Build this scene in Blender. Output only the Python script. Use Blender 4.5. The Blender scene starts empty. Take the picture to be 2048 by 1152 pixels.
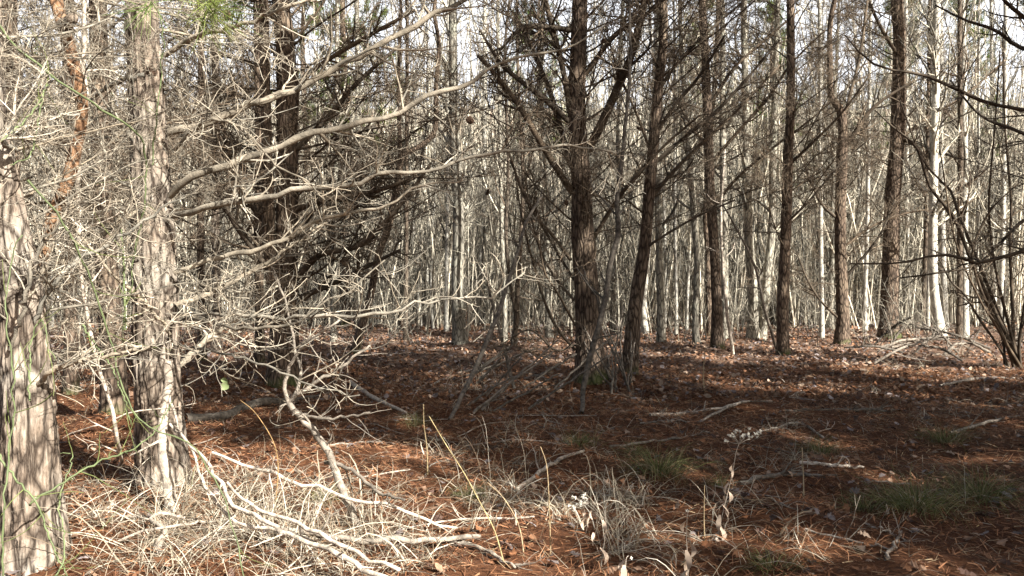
import bpy, math
import numpy as np
from mathutils import Vector

SC = bpy.context.scene
COL = SC.collection
F = 1600.0          # focal length in photo pixels (2048 wide)
HZ = 576.0          # horizon row
CAMH = 1.5
UP = np.array([0.0, 0.0, 1.0])

# ---------------------------------------------------------------- terrain
def ground_z(x, y):
    x = np.asarray(x, float); y = np.asarray(y, float)
    z = 0.035*np.sin(x*1.3+0.4)*np.sin(y*0.9+1.0) + 0.02*np.sin(x*3.1+y*1.7) + 0.012*np.sin(x*5.3-y*4.1+2.0)
    r = np.clip(y-33.0, 0, None)
    a = np.minimum(r, 38.0)
    z = z + 0.0021*a*a + np.clip(r-38.0, 0, None)*0.30
    z = z + 0.25*np.clip((y-20)/20, 0, 1)*np.sin(x*0.23+0.6)*np.sin(y*0.19)
    return z

def W(px, py, d):
    return np.array([(px-1024.0)/F*d, d, CAMH-(py-HZ)/F*d])

def gd(py):
    return CAMH*F/(py-HZ)

# ---------------------------------------------------------------- mesh helpers
def mesh_from(name, V, Fq=None, Ft=None, tint=None, smooth=True, mat=None):
    me = bpy.data.meshes.new(name)
    V = np.ascontiguousarray(V, dtype=np.float32)
    me.vertices.add(len(V)); me.vertices.foreach_set('co', V.ravel())
    loops = []; starts = []; n = 0
    if Fq is not None and len(Fq):
        Fq = np.asarray(Fq, np.int32); loops.append(Fq.ravel()); starts.append(n+np.arange(len(Fq), dtype=np.int32)*4); n += Fq.size
    if Ft is not None and len(Ft):
        Ft = np.asarray(Ft, np.int32); loops.append(Ft.ravel()); starts.append(n+np.arange(len(Ft), dtype=np.int32)*3); n += Ft.size
    loops = np.concatenate(loops); starts = np.concatenate(starts)
    me.loops.add(len(loops)); me.loops.foreach_set('vertex_index', loops)
    me.polygons.add(len(starts)); me.polygons.foreach_set('loop_start', starts)
    me.polygons.foreach_set('use_smooth', np.full(len(starts), smooth, dtype=bool))
    if tint is not None:
        at = me.attributes.new('tint', 'FLOAT_COLOR', 'POINT')
        c = np.ones((len(V), 4), np.float32); c[:, :3] = tint
        at.data.foreach_set('color', c.ravel())
    me.update(calc_edges=True)
    if mat: me.materials.append(mat)
    return me

class MB:
    def __init__(s): s.V = []; s.Q = []; s.T = []; s.C = []; s.n = 0
    def add(s, V, Q=None, T=None, C=None):
        V = np.asarray(V).reshape(-1, 3)
        if Q is not None and len(Q): s.Q.append(np.asarray(Q)+s.n)
        if T is not None and len(T): s.T.append(np.asarray(T)+s.n)
        s.V.append(V); s.C.append(np.ones((len(V), 3)) if C is None else np.broadcast_to(C, (len(V), 3)))
        s.n += len(V)
    def mesh(s, name, mat, smooth=True, tint=False, origin=None):
        V = np.concatenate(s.V)
        if origin is not None: V = V-np.asarray(origin)
        return mesh_from(name, V, np.concatenate(s.Q) if s.Q else None, np.concatenate(s.T) if s.T else None,
                         np.concatenate(s.C) if tint else None, smooth, mat)

def unit(v):
    return v/np.maximum(np.linalg.norm(v, axis=-1, keepdims=True), 1e-9)

def tubes(mb, P, R, sides=4, C=None, cap=True):
    """P (M,K,3) polylines, R (M,K) radii"""
    P = np.asarray(P, float); R = np.asarray(R, float)
    if P.ndim == 2: P = P[None]; R = R[None]
    M, K, _ = P.shape
    if M == 0: return
    T = np.empty_like(P)
    T[:, 1:-1] = P[:, 2:]-P[:, :-2]; T[:, 0] = P[:, 1]-P[:, 0]; T[:, -1] = P[:, -1]-P[:, -2]
    T = unit(T)
    mean = unit(P[:, -1]-P[:, 0])
    ref = np.where(np.abs(mean[:, 2:3]) < 0.75, np.array([[0, 0, 1.0]]), np.array([[1.0, 0, 0]]))
    U = unit(np.cross(T, ref[:, None, :])); Vv = np.cross(T, U)
    th = np.arange(sides)*2*np.pi/sides
    ring = P[:, :, None, :]+R[:, :, None, None]*(np.cos(th)[None, None, :, None]*U[:, :, None, :]+np.sin(th)[None, None, :, None]*Vv[:, :, None, :])
    idx = np.arange(M*K*sides).reshape(M, K, sides)
    a = idx[:, :-1]; b = np.roll(a, -1, 2); d = idx[:, 1:]; c = np.roll(d, -1, 2)
    Q = np.stack([a, b, c, d], -1).reshape(-1, 4)
    if C is not None:
        C = np.asarray(C, float)
        if C.ndim == 2: C = np.repeat(C, K*sides, 0)
    mb.add(ring.reshape(-1, 3), Q, None, C)
    if cap and sides >= 5:
        base = mb.n-M*K*sides
        e = idx[:, -1]
        for k in range(1, sides-1):
            mb.T.append(np.stack([e[:, 0], e[:, k], e[:, k+1]], -1)+base)

def smooth_line(pts, n):
    """Catmull-Rom resample of (k,c) control points to n points"""
    p = np.asarray(pts, float)
    if len(p) == 2:
        t = np.linspace(0, 1, n)[:, None]; return p[0]*(1-t)+p[1]*t
    q = np.vstack([2*p[0]-p[1], p, 2*p[-1]-p[-2]])
    seg = np.linalg.norm(np.diff(p[:, :3], axis=0), axis=1); cum = np.concatenate([[0], np.cumsum(seg)])
    s = np.linspace(0, cum[-1], n)
    i = np.clip(np.searchsorted(cum, s, side='right')-1, 0, len(p)-2)
    t = ((s-cum[i])/np.maximum(seg[i], 1e-9))[:, None]
    a, b, c, d = q[i], q[i+1], q[i+2], q[i+3]
    return 0.5*((2*b)+(-a+c)*t+(2*a-5*b+4*c-d)*t*t+(-a+3*b-3*c+d)*t**3)

def _hash(ix, iy, iz):
    h = (ix*374761393+iy*668265263+iz*2147483647+1013904223) & 0xffffffff
    h = ((h ^ (h >> 13))*1274126177) & 0xffffffff
    return ((h ^ (h >> 16)) & 0xffff)/65535.0

def vnoise(x, y, z):
    x, y, z = np.broadcast_arrays(x, y, z)
    ix, iy, iz = (np.floor(v).astype(np.int64) for v in (x, y, z))
    fx, fy, fz = x-ix, y-iy, z-iz
    fx, fy, fz = (v*v*(3-2*v) for v in (fx, fy, fz))
    r = 0
    for dx in (0, 1):
        for dy in (0, 1):
            for dz in (0, 1):
                w = (fx if dx else 1-fx)*(fy if dy else 1-fy)*(fz if dz else 1-fz)
                r = r+w*_hash(ix+dx, iy+dy, iz+dz)
    return r

# ---------------------------------------------------------------- branch growth
def grow(rng, S, D, L, K, arc=0.25, kink=0.12, trop=0.05):
    """S,D (M,3), L (M,) -> (M,K,3)"""
    M = len(S); P = np.empty((M, K, 3)); P[:, 0] = S
    d = unit(np.asarray(D, float)); ax = unit(rng.normal(size=(M, 3))); w = rng.normal(size=(M, 1))*arc
    st = (np.asarray(L)/(K-1))[:, None]
    for k in range(1, K):
        d = d+w*np.cross(ax, d)+rng.normal(size=(M, 3))*kink
        d[:, 2] += trop
        d = unit(d); P[:, k] = P[:, k-1]+d*st
    return P

def sprout(rng, P, R, n, t0, t1, a0, a1, l0, l1, rr, K, arc, kink, trop, flat=0.0, rmin=0.0012, shrink=0.5):
    """n children on each parent of (M,K,3)"""
    M, Kp, _ = P.shape
    pi = np.repeat(np.arange(M), n); N = len(pi)
    t = rng.uniform(t0, t1, N)*(Kp-1); i = np.minimum(t.astype(int), Kp-2); f = (t-i)[:, None]
    S = P[pi, i]*(1-f)+P[pi, i+1]*f; T = unit(P[pi, i+1]-P[pi, i])
    pr = R[pi, i]
    q = rng.normal(size=(N, 3)); q[:, 2] *= (1-flat); q = unit(q-(q*T).sum(1, keepdims=True)*T)
    a = np.radians(rng.uniform(a0, a1, N))[:, None]
    D = np.cos(a)*T+np.sin(a)*q
    frac = t/(Kp-1)
    L = rng.uniform(l0, l1, N)*(1-shrink*frac)
    C = grow(rng, S, D, L, K, arc, kink, trop)
    r0 = np.maximum(np.minimum(pr*rr, rmin*4+0.012*L), rmin*1.3)
    RR = r0[:, None]*np.linspace(1, 0.35, K)[None]
    return C, np.maximum(RR, rmin*0.7)

def twig_out(mb, rng, P, R, dens, near, rmin, side_main=6, tint=True, lscale=1.0):
    """adds a limb (M,K,3) with three orders of dead twigs"""
    def col(n, lo, hi):
        v = rng.uniform(lo, hi, (n, 1)); w = rng.uniform(-0.04, 0.04, (n, 1))
        return v*np.array([[1, 0.93, 0.83]])+w*np.array([[1, 0.2, -0.6]])
    tubes(mb, P, R*(1+0.05*rng.normal(size=R.shape)), side_main, col(len(P), 0.48, 0.66))
    c1, r1 = sprout(rng, P, R, dens[0], 0.15, 1.0, 30, 75, 0.45*lscale, 1.25*lscale, 0.5, 8, 0.09, 0.10, 0.045, 0.45, rmin*1.6)
    tubes(mb, c1, r1, 4, col(len(c1), 0.4, 1.1))
    c2, r2 = sprout(rng, c1, r1, dens[1], 0.12, 1.0, 30, 80, 0.16*lscale, 0.68*lscale, 0.65, 8, 0.13, 0.10, 0.035, 0.3, rmin*1.15)
    tubes(mb, c2, r2, 3, col(len(c2), 0.35, 1.25))
    if dens[2]:
        c3, r3 = sprout(rng, c2, r2, dens[2], 0.15, 1.0, 35, 85, 0.06*lscale, 0.30*lscale, 0.75, 6, 0.2, 0.12, 0.03, 0.1, rmin)
        tubes(mb, c3, r3, 3, col(len(c3), 0.35, 1.3))
    return c1

# ---------------------------------------------------------------- materials
def mat_new(name, rough=0.9):
    m = bpy.data.materials.new(name); m.use_nodes = True
    nt = m.node_tree; b = nt.nodes['Principled BSDF']; b.inputs['Roughness'].default_value = rough
    b.inputs['Specular IOR Level'].default_value = 0.15
    return m, nt, b

def N(nt, t, **kw):
    n = nt.nodes.new(t)
    for k, v in kw.items():
        if k in n.inputs.keys(): n.inputs[k].default_value = v
        else: setattr(n, k, v)
    return n

def ramp(nt, fac, stops):
    r = N(nt, 'ShaderNodeValToRGB'); e = r.color_ramp.elements
    while len(e) < len(stops): e.new(0.5)
    for x, (p, c) in zip(e, stops): x.position = p; x.color = (*c, 1)
    nt.links.new(fac, r.inputs['Fac']); return r.outputs['Color']

def mix(nt, fac, a, b, blend='MIX'):
    m = N(nt, 'ShaderNodeMix', data_type='RGBA', blend_type=blend)
    for s, v in ((m.inputs[0], fac), (m.inputs[6], a), (m.inputs[7], b)):
        if hasattr(v, 'node'): nt.links.new(v, s)
        elif isinstance(v, (int, float)): s.default_value = v
        else: s.default_value = (*v, 1)
    return m.outputs[2]

def bark_mat(name, dark, mid, light, sx=26, sz=5, bump=0.6, lichen=None, rnd=0.25, crack=0.35, moss=0.0, dist=0.25):
    m, nt, b = mat_new(name)
    tc = N(nt, 'ShaderNodeTexCoord'); mp = N(nt, 'ShaderNodeMapping'); mp.inputs['Scale'].default_value = (sx, sx, sz)
    nt.links.new(tc.outputs['Object'], mp.inputs['Vector'])
    n0 = N(nt, 'ShaderNodeTexNoise', Scale=0.6, Detail=3.0); nt.links.new(mp.outputs[0], n0.inputs['Vector'])
    wv = N(nt, 'ShaderNodeMix', data_type='VECTOR'); wv.inputs[0].default_value = dist
    nt.links.new(mp.outputs[0], wv.inputs[4]); nt.links.new(n0.outputs['Color'], wv.inputs[5])
    vo = N(nt, 'ShaderNodeTexVoronoi', feature='DISTANCE_TO_EDGE', Scale=1.0); nt.links.new(wv.outputs[1], vo.inputs['Vector'])
    n1 = N(nt, 'ShaderNodeTexNoise', Scale=1.6, Detail=8.0, Roughness=0.65); nt.links.new(mp.outputs[0], n1.inputs['Vector'])
    base = ramp(nt, n1.outputs['Fac'], [(0.3, dark), (0.5, mid), (0.7, light)])
    cr = ramp(nt, vo.outputs['Distance'], [(0.0, (0, 0, 0)), (crack*0.5, (1, 1, 1))])
    n2 = N(nt, 'ShaderNodeTexNoise', Scale=2.2, Detail=5.0); nt.links.new(tc.outputs['Object'], n2.inputs['Vector'])
    if lichen:
        lf = ramp(nt, n2.outputs['Fac'], [(0.48, (0, 0, 0)), (0.66, (0.75, 0.75, 0.75))])
        base = mix(nt, lf, base, lichen)
    c = mix(nt, cr, tuple(0.4*x for x in dark), base)
    if moss:
        sp = N(nt, 'ShaderNodeSeparateXYZ'); nt.links.new(tc.outputs['Object'], sp.inputs[0])
        ad = N(nt, 'ShaderNodeMath', operation='MULTIPLY_ADD'); ad.inputs[1].default_value = -0.9
        nt.links.new(n2.outputs['Fac'], ad.inputs[2]); nt.links.new(sp.outputs['Z'], ad.inputs[0])
        mf = ramp(nt, ad.outputs[0], [(0.25, (0, 0, 0)), (0.5, (moss,)*3)])
        c = mix(nt, mf, c, (0.055, 0.075, 0.02))
    oi = N(nt, 'ShaderNodeObjectInfo')
    rr = ramp(nt, oi.outputs['Random'], [(0.0, (1-rnd,)*3), (1.0, (1+rnd, 1+rnd*0.95, 1+rnd*0.85))])
    c = mix(nt, 1.0, c, rr, 'MULTIPLY')
    nt.links.new(c, b.inputs['Base Color'])
    h = mix(nt, 0.5, cr, n1.outputs['Color'])
    bp = N(nt, 'ShaderNodeBump', Strength=bump, Distance=0.02); nt.links.new(h, bp.inputs['Height']); nt.links.new(bp.outputs[0], b.inputs['Normal'])
    return m

def tint_mat(name, base, rough=0.85, noise=0.35, scale=9.0, rnd=0.15, transl=0.0):
    """base colour times the vertex tint, a little noise and a per-object variation"""
    m, nt, b = mat_new(name, rough)
    at = N(nt, 'ShaderNodeAttribute', attribute_name='tint')
    c = mix(nt, 1.0, base, at.outputs['Color'], 'MULTIPLY')
    tc = N(nt, 'ShaderNodeTexCoord'); n1 = N(nt, 'ShaderNodeTexNoise', Scale=scale, Detail=5.0); nt.links.new(tc.outputs['Object'], n1.inputs['Vector'])
    f = ramp(nt, n1.outputs['Fac'], [(0.3, (1-noise,)*3), (0.7, (1+noise,)*3)])
    c = mix(nt, 1.0, c, f, 'MULTIPLY')
    oi = N(nt, 'ShaderNodeObjectInfo')
    rr = ramp(nt, oi.outputs['Random'], [(0.0, (1-rnd,)*3), (1.0, (1+rnd,)*3)])
    c = mix(nt, 1.0, c, rr, 'MULTIPLY')
    nt.links.new(c, b.inputs['Base Color'])
    if transl:
        tr = N(nt, 'ShaderNodeBsdfTranslucent'); nt.links.new(c, tr.inputs['Color'])
        ms = N(nt, 'ShaderNodeMixShader'); ms.inputs[0].default_value = transl
        out = nt.nodes['Material Output']
        nt.links.new(b.outputs[0], ms.inputs[1]); nt.links.new(tr.outputs[0], ms.inputs[2]); nt.links.new(ms.outputs[0], out.inputs['Surface'])
    return m

def bark_tint(name, base, sc=22):
    m = tint_mat(name, base, 0.85, 0.6, sc, 0.2); nt = m.node_tree; b = nt.nodes['Principled BSDF']
    tc = N(nt, 'ShaderNodeTexCoord'); n = N(nt, 'ShaderNodeTexNoise', Scale=70.0, Detail=6.0, Roughness=0.7); nt.links.new(tc.outputs['Object'], n.inputs['Vector'])
    bp = N(nt, 'ShaderNodeBump', Strength=0.9, Distance=0.01); nt.links.new(n.outputs['Fac'], bp.inputs['Height']); nt.links.new(bp.outputs[0], b.inputs['Normal'])
    return m
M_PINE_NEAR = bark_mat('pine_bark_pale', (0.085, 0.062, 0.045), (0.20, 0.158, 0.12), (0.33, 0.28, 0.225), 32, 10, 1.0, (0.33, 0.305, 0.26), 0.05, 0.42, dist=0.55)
M_PINE = bark_mat('pine_bark_brown', (0.07, 0.051, 0.037), (0.145, 0.106, 0.077), (0.235, 0.18, 0.134), 24, 6, 0.9, (0.22, 0.17, 0.12), 0.15, 0.4, 0.8)
M_SNAG = bark_mat('bare_orange_wood', (0.10, 0.052, 0.028), (0.21, 0.12, 0.065), (0.36, 0.24, 0.15), 16, 14, 0.8, None, 0.05, 0.3)
M_PALE = bark_mat('smooth_pale_bark', (0.24, 0.226, 0.19), (0.40, 0.383, 0.33), (0.55, 0.53, 0.465), 9, 5, 0.25, (0.5, 0.48, 0.43), 0.2, 0.08)
M_GREY = bark_mat('grey_bark', (0.15, 0.135, 0.11), (0.27, 0.25, 0.205), (0.38, 0.36, 0.3), 18, 5, 0.5, (0.36, 0.36, 0.29), 0.3, 0.3)
M_DARKBARK = bark_mat('dark_bark', (0.05, 0.038, 0.028), (0.10, 0.078, 0.058), (0.16, 0.13, 0.10), 18, 5, 0.6, (0.15, 0.13, 0.1), 0.25, 0.3)
M_TWIG_NEAR = bark_tint('pale_dead_twig', (0.36, 0.34, 0.295), 9)
M_TWIG_PINE = tint_mat('dead_pine_twig', (0.135, 0.112, 0.088), 0.85, 0.5, 6, 0.2)
M_TWIG_HARD = tint_mat('hardwood_twig', (0.38, 0.358, 0.30), 0.85, 0.3, 5, 0.25)
M_TWIG_DARK = tint_mat('dark_twig', (0.13, 0.10, 0.075), 0.85, 0.4, 5, 0.2)
M_NEEDLE = tint_mat('pine_needles_green', (0.13, 0.18, 0.05), 0.6, 0.2, 2, 0.15, 0.4)
M_LEAF = tint_mat('leaf_litter', (1, 1, 1), 0.7, 0.3, 30, 0, 0.12)
M_STRAW = tint_mat('straw', (1, 1, 1), 0.7, 0.2, 20, 0.08, 0.2)
M_GRASS = tint_mat('green_grass', (1, 1, 1), 0.6, 0.2, 20, 0.1, 0.3)
M_VINE = tint_mat('green_vine', (0.105, 0.13, 0.06), 0.55, 0.25, 20, 0.2)
M_STICK = bark_tint('weathered_stick', (0.36, 0.31, 0.25))
M_BLOOM = tint_mat('white_seed_head', (0.72, 0.70, 0.62), 0.8, 0.15, 30, 0.05, 0.3)
M_CONE = tint_mat('pine_cone', (0.10, 0.065, 0.045), 0.8, 0.4, 40, 0.2)

def ground_material():
    m, nt, b = mat_new('litter_floor', 0.95)
    tc = N(nt, 'ShaderNodeTexCoord')
    n1 = N(nt, 'ShaderNodeTexNoise', Scale=1.1, Detail=6.0); nt.links.new(tc.outputs['Object'], n1.inputs['Vector'])
    n2 = N(nt, 'ShaderNodeTexNoise', Scale=28.0, Detail=8.0, Roughness=0.75); nt.links.new(tc.outputs['Object'], n2.inputs['Vector'])
    vo = N(nt, 'ShaderNodeTexVoronoi', Scale=11.0); nt.links.new(tc.outputs['Object'], vo.inputs['Vector'])
    need = ramp(nt, n2.outputs['Fac'], [(0.3, (0.028, 0.014, 0.008)), (0.5, (0.10, 0.042, 0.019)), (0.72, (0.19, 0.092, 0.045))])
    lc = N(nt, 'ShaderNodeSeparateColor'); nt.links.new(vo.outputs['Color'], lc.inputs[0])
    leaf = ramp(nt, lc.outputs[0], [(0.0, (0.07, 0.042, 0.03)), (0.4, (0.14, 0.088, 0.06)), (0.7, (0.21, 0.145, 0.105)), (1.0, (0.13, 0.10, 0.085))])
    leaf = mix(nt, 0.6, leaf, ramp(nt, n2.outputs['Fac'], [(0.3, (0.35,)*3), (0.7, (1.5,)*3)]), 'MULTIPLY')
    sp = N(nt, 'ShaderNodeSeparateXYZ'); nt.links.new(tc.outputs['Object'], sp.inputs[0])
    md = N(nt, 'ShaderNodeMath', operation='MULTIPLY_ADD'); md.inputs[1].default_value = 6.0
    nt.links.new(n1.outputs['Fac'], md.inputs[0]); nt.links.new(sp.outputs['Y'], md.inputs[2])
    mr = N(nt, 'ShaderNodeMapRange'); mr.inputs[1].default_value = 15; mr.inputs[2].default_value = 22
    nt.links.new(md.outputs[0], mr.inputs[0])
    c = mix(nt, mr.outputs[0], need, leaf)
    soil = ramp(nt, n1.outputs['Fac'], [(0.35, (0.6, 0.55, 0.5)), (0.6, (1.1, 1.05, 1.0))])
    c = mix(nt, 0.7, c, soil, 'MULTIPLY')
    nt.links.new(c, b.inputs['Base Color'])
    bp = N(nt, 'ShaderNodeBump', Strength=0.9, Distance=0.03); nt.links.new(n2.outputs['Fac'], bp.inputs['Height']); nt.links.new(bp.outputs[0], b.inputs['Normal'])
    return m

# ---------------------------------------------------------------- object helpers
def props(o, label=None, cat=None, group=None, kind=None):
    if label: o['label'] = label
    if cat: o['category'] = cat
    if group: o['group'] = group
    if kind: o['kind'] = kind
    return o

def obj(name, me, parent=None, loc=(0, 0, 0), rot=(0, 0, 0), sc=1.0):
    o = bpy.data.objects.new(name, me); COL.objects.link(o)
    o.location = loc; o.rotation_euler = rot
    o.scale = (sc, sc, sc) if np.isscalar(sc) else sc
    if parent is not None: o.parent = parent
    return o

def thing(name, label, cat, loc, group=None):
    o = bpy.data.objects.new(name, None); COL.objects.link(o); o.location = loc; o.empty_display_size = 0.2
    return props(o, label, cat, group)

# ---------------------------------------------------------------- trunks
def trunk_mesh(name, line, rad, mat, sides=20, seg=None, rough=0.06, seed=0, flare=0.35, plates=0.0, ridge=14, zs=3.5):
    """line (n,3) local points, rad (n,) radii"""
    n = seg or 50
    L = smooth_line(np.column_stack([line, rad]), n); P = L[:, :3]; R = np.abs(L[:, 3])
    s = np.concatenate([[0], np.cumsum(np.linalg.norm(np.diff(P, axis=0), axis=1))])
    T = unit(np.gradient(P, axis=0)); ref = np.array([1.0, 0, 0]) if abs(T[:, 0].mean()) < 0.7 else np.array([0, 1.0, 0])
    U = unit(np.cross(np.cross(T, ref), T)); V = np.cross(T, U)
    th = np.arange(sides)*2*np.pi/sides
    ct, st = np.cos(th)[None], np.sin(th)[None]
    zz = s[:, None]
    q = 1+rough*2*(vnoise(ct*1.3+seed*7.1, st*1.3+3.3, zz*1.2)-0.5)+rough*(vnoise(ct*4+seed, st*4, zz*5)-0.5)
    if plates:
        k = vnoise(ct*ridge*0.33+seed*3.7, st*ridge*0.33+9, zz*zs)
        k2 = vnoise(ct*ridge*0.8+seed*1.7, st*ridge*0.8+5, zz*zs*2.6)
        q = q+plates*(np.clip(np.abs(k-0.5)*5, 0, 1)-0.6)+plates*0.5*(np.clip(np.abs(k2-0.5)*4, 0, 1)-0.5)
    fl = flare*1.7*np.exp(-zz/0.33)*(0.55+0.9*vnoise(ct*1.7+seed*2.2, st*1.7+8, zz*0))
    q = q+fl
    ring = P[:, None, :]+(R[:, None]*q)[..., None]*(ct[..., None]*U[:, None, :]+st[..., None]*V[:, None, :])
    idx = np.arange(n*sides).reshape(n, sides)
    a = idx[:-1]; b = np.roll(a, -1, 1); d = idx[1:]; c = np.roll(d, -1, 1)
    Q = np.stack([a, b, c, d], -1).reshape(-1, 4)
    Vv = np.vstack([ring.reshape(-1, 3), P[-1]+T[-1]*R[-1]*0.5])
    Tt = np.stack([idx[-1], np.roll(idx[-1], -1), np.full(sides, n*sides)], -1)
    return mesh_from(name, Vv, Q, Tt, None, True, mat), P, R

def trace(pts, d):
    """pixel trace [(px,py,wpx[,d])] bottom to top at depth d -> world line and radii"""
    line = np.array([W(p[0], p[1], p[3] if len(p) > 3 else d) for p in pts])
    rad = np.array([p[2]/2/F*(p[3] if len(p) > 3 else d) for p in pts])
    return line, rad

def to_height(line, rad, top, rtop=0.03, rng=None):
    """carries a traced trunk on upward out of the picture"""
    if line[-1, 2] >= top: return line, rad
    dr = unit((line[-1]-line[max(-3, -len(line))])[None])[0]; dr = unit((dr*0.4+UP)[None])[0]
    steps = 4; ext = []; er = []
    for k in range(1, steps+1):
        h = (top-line[-1, 2])*k/steps
        e = line[-1]+dr*h/dr[2]
        if rng is not None: e = e+np.array([rng.normal()*0.12, rng.normal()*0.12, 0])
        ext.append(e); er.append(rad[-1]*(1-k/steps)+rtop*k/steps)
    return np.vstack([line, ext]), np.concatenate([rad, er])

BASES = []
def seat(line, sink=0.12):
    """drops the foot of a line onto the terrain, returns base and local line"""
    b = line[0].copy(); b[2] = float(ground_z(b[0], b[1])); BASES.append((b[0], b[1], 0.0))
    l = line-b; l[0, 2] = -sink
    return b, l

# ---------------------------------------------------------------- shared meshes
rngL = np.random.default_rng(5)
def branch_variant(seed, L, r0, dens, rmin, mat, el_trop, arc=0.05, kink=0.07, ls=1.0):
    rng = np.random.default_rng(seed)
    P = grow(rng, np.zeros((1, 3)), np.array([[1.0, 0, 0]]), np.array([L]), 14, arc, kink, el_trop)
    R = np.linspace(r0, r0*0.22, 14)[None]
    mb = MB(); twig_out(mb, rng, P, R, dens, False, rmin, 6, lscale=ls)
    return mb.mesh('pine_branch', mat, True, True)

PINE_BR = [branch_variant(100+i, 3.0, 0.018, (14, 6, 2), 0.0031, M_TWIG_PINE, 0.008, 0.04, 0.05) for i in range(6)]
NEAR_BR = [branch_variant(200+i, 2.3, 0.016, (11, 5, 3), 0.0024, M_TWIG_NEAR, 0.02, 0.09, 0.09) for i in range(6)]
SHORT_BR = [branch_variant(300+i, 0.9, 0.011, (6, 4, 2), 0.0028, M_TWIG_PINE, 0.02, 0.1, 0.12, 0.5) for i in range(4)]

def needle_tufts(mb, rng, C, D, n, ln, w):
    """C centres, D directions; n needles each"""
    M = len(C); N_ = M*n
    S = np.repeat(C, n, 0)+rng.normal(size=(N_, 3))*0.02
    d = unit(np.repeat(D, n, 0)*0.7+rng.normal(size=(N_, 3))*0.6)
    l = rng.uniform(0.7, 1.2, (N_, 1))*ln
    sd = unit(np.cross(d, rng.normal(size=(N_, 3))))*w
    V = np.stack([S-sd*0.5, S+sd*0.5, S+d*l+sd*0.15, S+d*l-sd*0.15], 1).reshape(-1, 3)
    Q = np.arange(N_*4).reshape(-1, 4)
    c = np.repeat(rng.uniform(0.55, 1.25, (M, 1))*np.array([[1.0, 1.0, 1.0]])+rng.uniform(-0.1, 0.35, (M, 1))*np.array([[1, 0.3, 0]]), n*4, 0)
    mb.add(V, Q, None, c)

def pine_crown(seed, h, rad, limbs=34, tuft=52, need=13, ln=0.13, w=0.013):
    """needle-bearing top of a pine: limbs and needle tufts from z=0 to z=h"""
    rng = np.random.default_rng(seed)
    mbn = MB(); mbw = MB()
    z = np.sort(rng.uniform(0, 0.97, limbs))*h; az = rng.uniform(0, 2*np.pi, limbs)
    S = np.stack([np.zeros(limbs), np.zeros(limbs), z], 1); el = rng.uniform(0.05, 0.6, limbs)+z/h*0.4
    D = np.stack([np.cos(az)*np.cos(el), np.sin(az)*np.cos(el), np.sin(el)], 1)
    L = rad*(1.05-0.75*z/h)*rng.uniform(0.65, 1.15, limbs)
    P = grow(rng, S, D, L, 8, 0.06, 0.1, 0.03); R = np.linspace(0.025, 0.008, 8)[None]*np.ones((limbs, 1))
    tubes(mbw, P, R, 4, np.full((limbs, 3), 0.8))
    c1, r1 = sprout(rng, P, R, 7, 0.25, 1, 25, 65, 0.4, 1.0, 0.5, 5, 0.1, 0.12, 0.05, 0.3, 0.004)
    tubes(mbw, c1, r1, 3, np.full((len(c1), 3), 0.8))
    k = tuft*limbs; pi = rng.integers(0, len(c1), k); t = rng.uniform(0.25, 1, k)*3.99; i = t.astype(int); f = (t-i)[:, None]
    C = c1[pi, i]*(1-f)+c1[pi, i+1]*f+rng.normal(size=(k, 3))*0.05; Dd = unit(c1[pi, i+1]-c1[pi, i]+UP*0.3)
    needle_tufts(mbn, rng, C, Dd, need, ln, w)
    V = mbn; o = len(mbn.V)
    mbw_mesh = mbw.mesh('crown_limb', M_TWIG_PINE, True, True)
    return mbn.mesh('needle_crown', M_NEEDLE, False, True), mbw_mesh

CROWNS = [pine_crown(400+i, 6.5, 2.3) for i in range(3)]

# ---------------------------------------------------------------- pines
rngP = np.random.default_rng(11)
def add_crown(t, base_pt, h, k, s=1.0):
    c, w = CROWNS[k % len(CROWNS)]
    sc = (s, s, h/6.5); rz = (0, 0, float(rngP.uniform(0, 6.28)))
    a = obj('crown', w, t, base_pt, rz, sc); b = obj('needles', c, a)
    return a

def add_cone(t, p, s=0.05):
    o = obj('pine_cone', CONE, t, p, (float(rngP.uniform(0, 3)), float(rngP.uniform(0, 3)), 0), s)

def cone_mesh():
    rng = np.random.default_rng(3); mb = MB()
    n = 70; k = np.arange(n); z = k/n; az = k*2.39996; r = 0.45*np.sin(np.pi*(0.12+0.85*z))+0.08
    for zi, ai, ri in zip(z, az, r):
        d = np.array([math.cos(ai), math.sin(ai), 0.35]); c = np.array([d[0]*ri*0.4, d[1]*ri*0.4, zi*1.5-0.75]); tip = c+d*ri*0.75
        sd = np.array([-d[1], d[0], 0])*0.13
        mb.add([c-sd, c+sd, tip+sd*0.9, tip-sd*0.9, tip+np.array([0, 0, -0.09])], [[0, 1, 2, 3]], [[3, 2, 4]], [[0.8+0.5*rng.random()]*3])
    tubes(mb, np.array([[[0, 0, -0.75], [0, 0, 0], [0, 0, 0.7]]]), np.array([[0.2, 0.3, 0.1]]), 8, [[0.6]*3])
    return mb.mesh('pine_cone', M_CONE, False, True)
CONE = cone_mesh()

def at_height(P, R, h):
    i = int(np.clip(np.searchsorted(P[:, 2], h), 1, len(P)-1)); a, b = P[i-1], P[i]
    f = np.clip((h-a[2])/max(b[2]-a[2], 1e-6), 0, 1)
    return a*(1-f)+b*f, R[i-1]*(1-f)+R[i]*f

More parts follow.
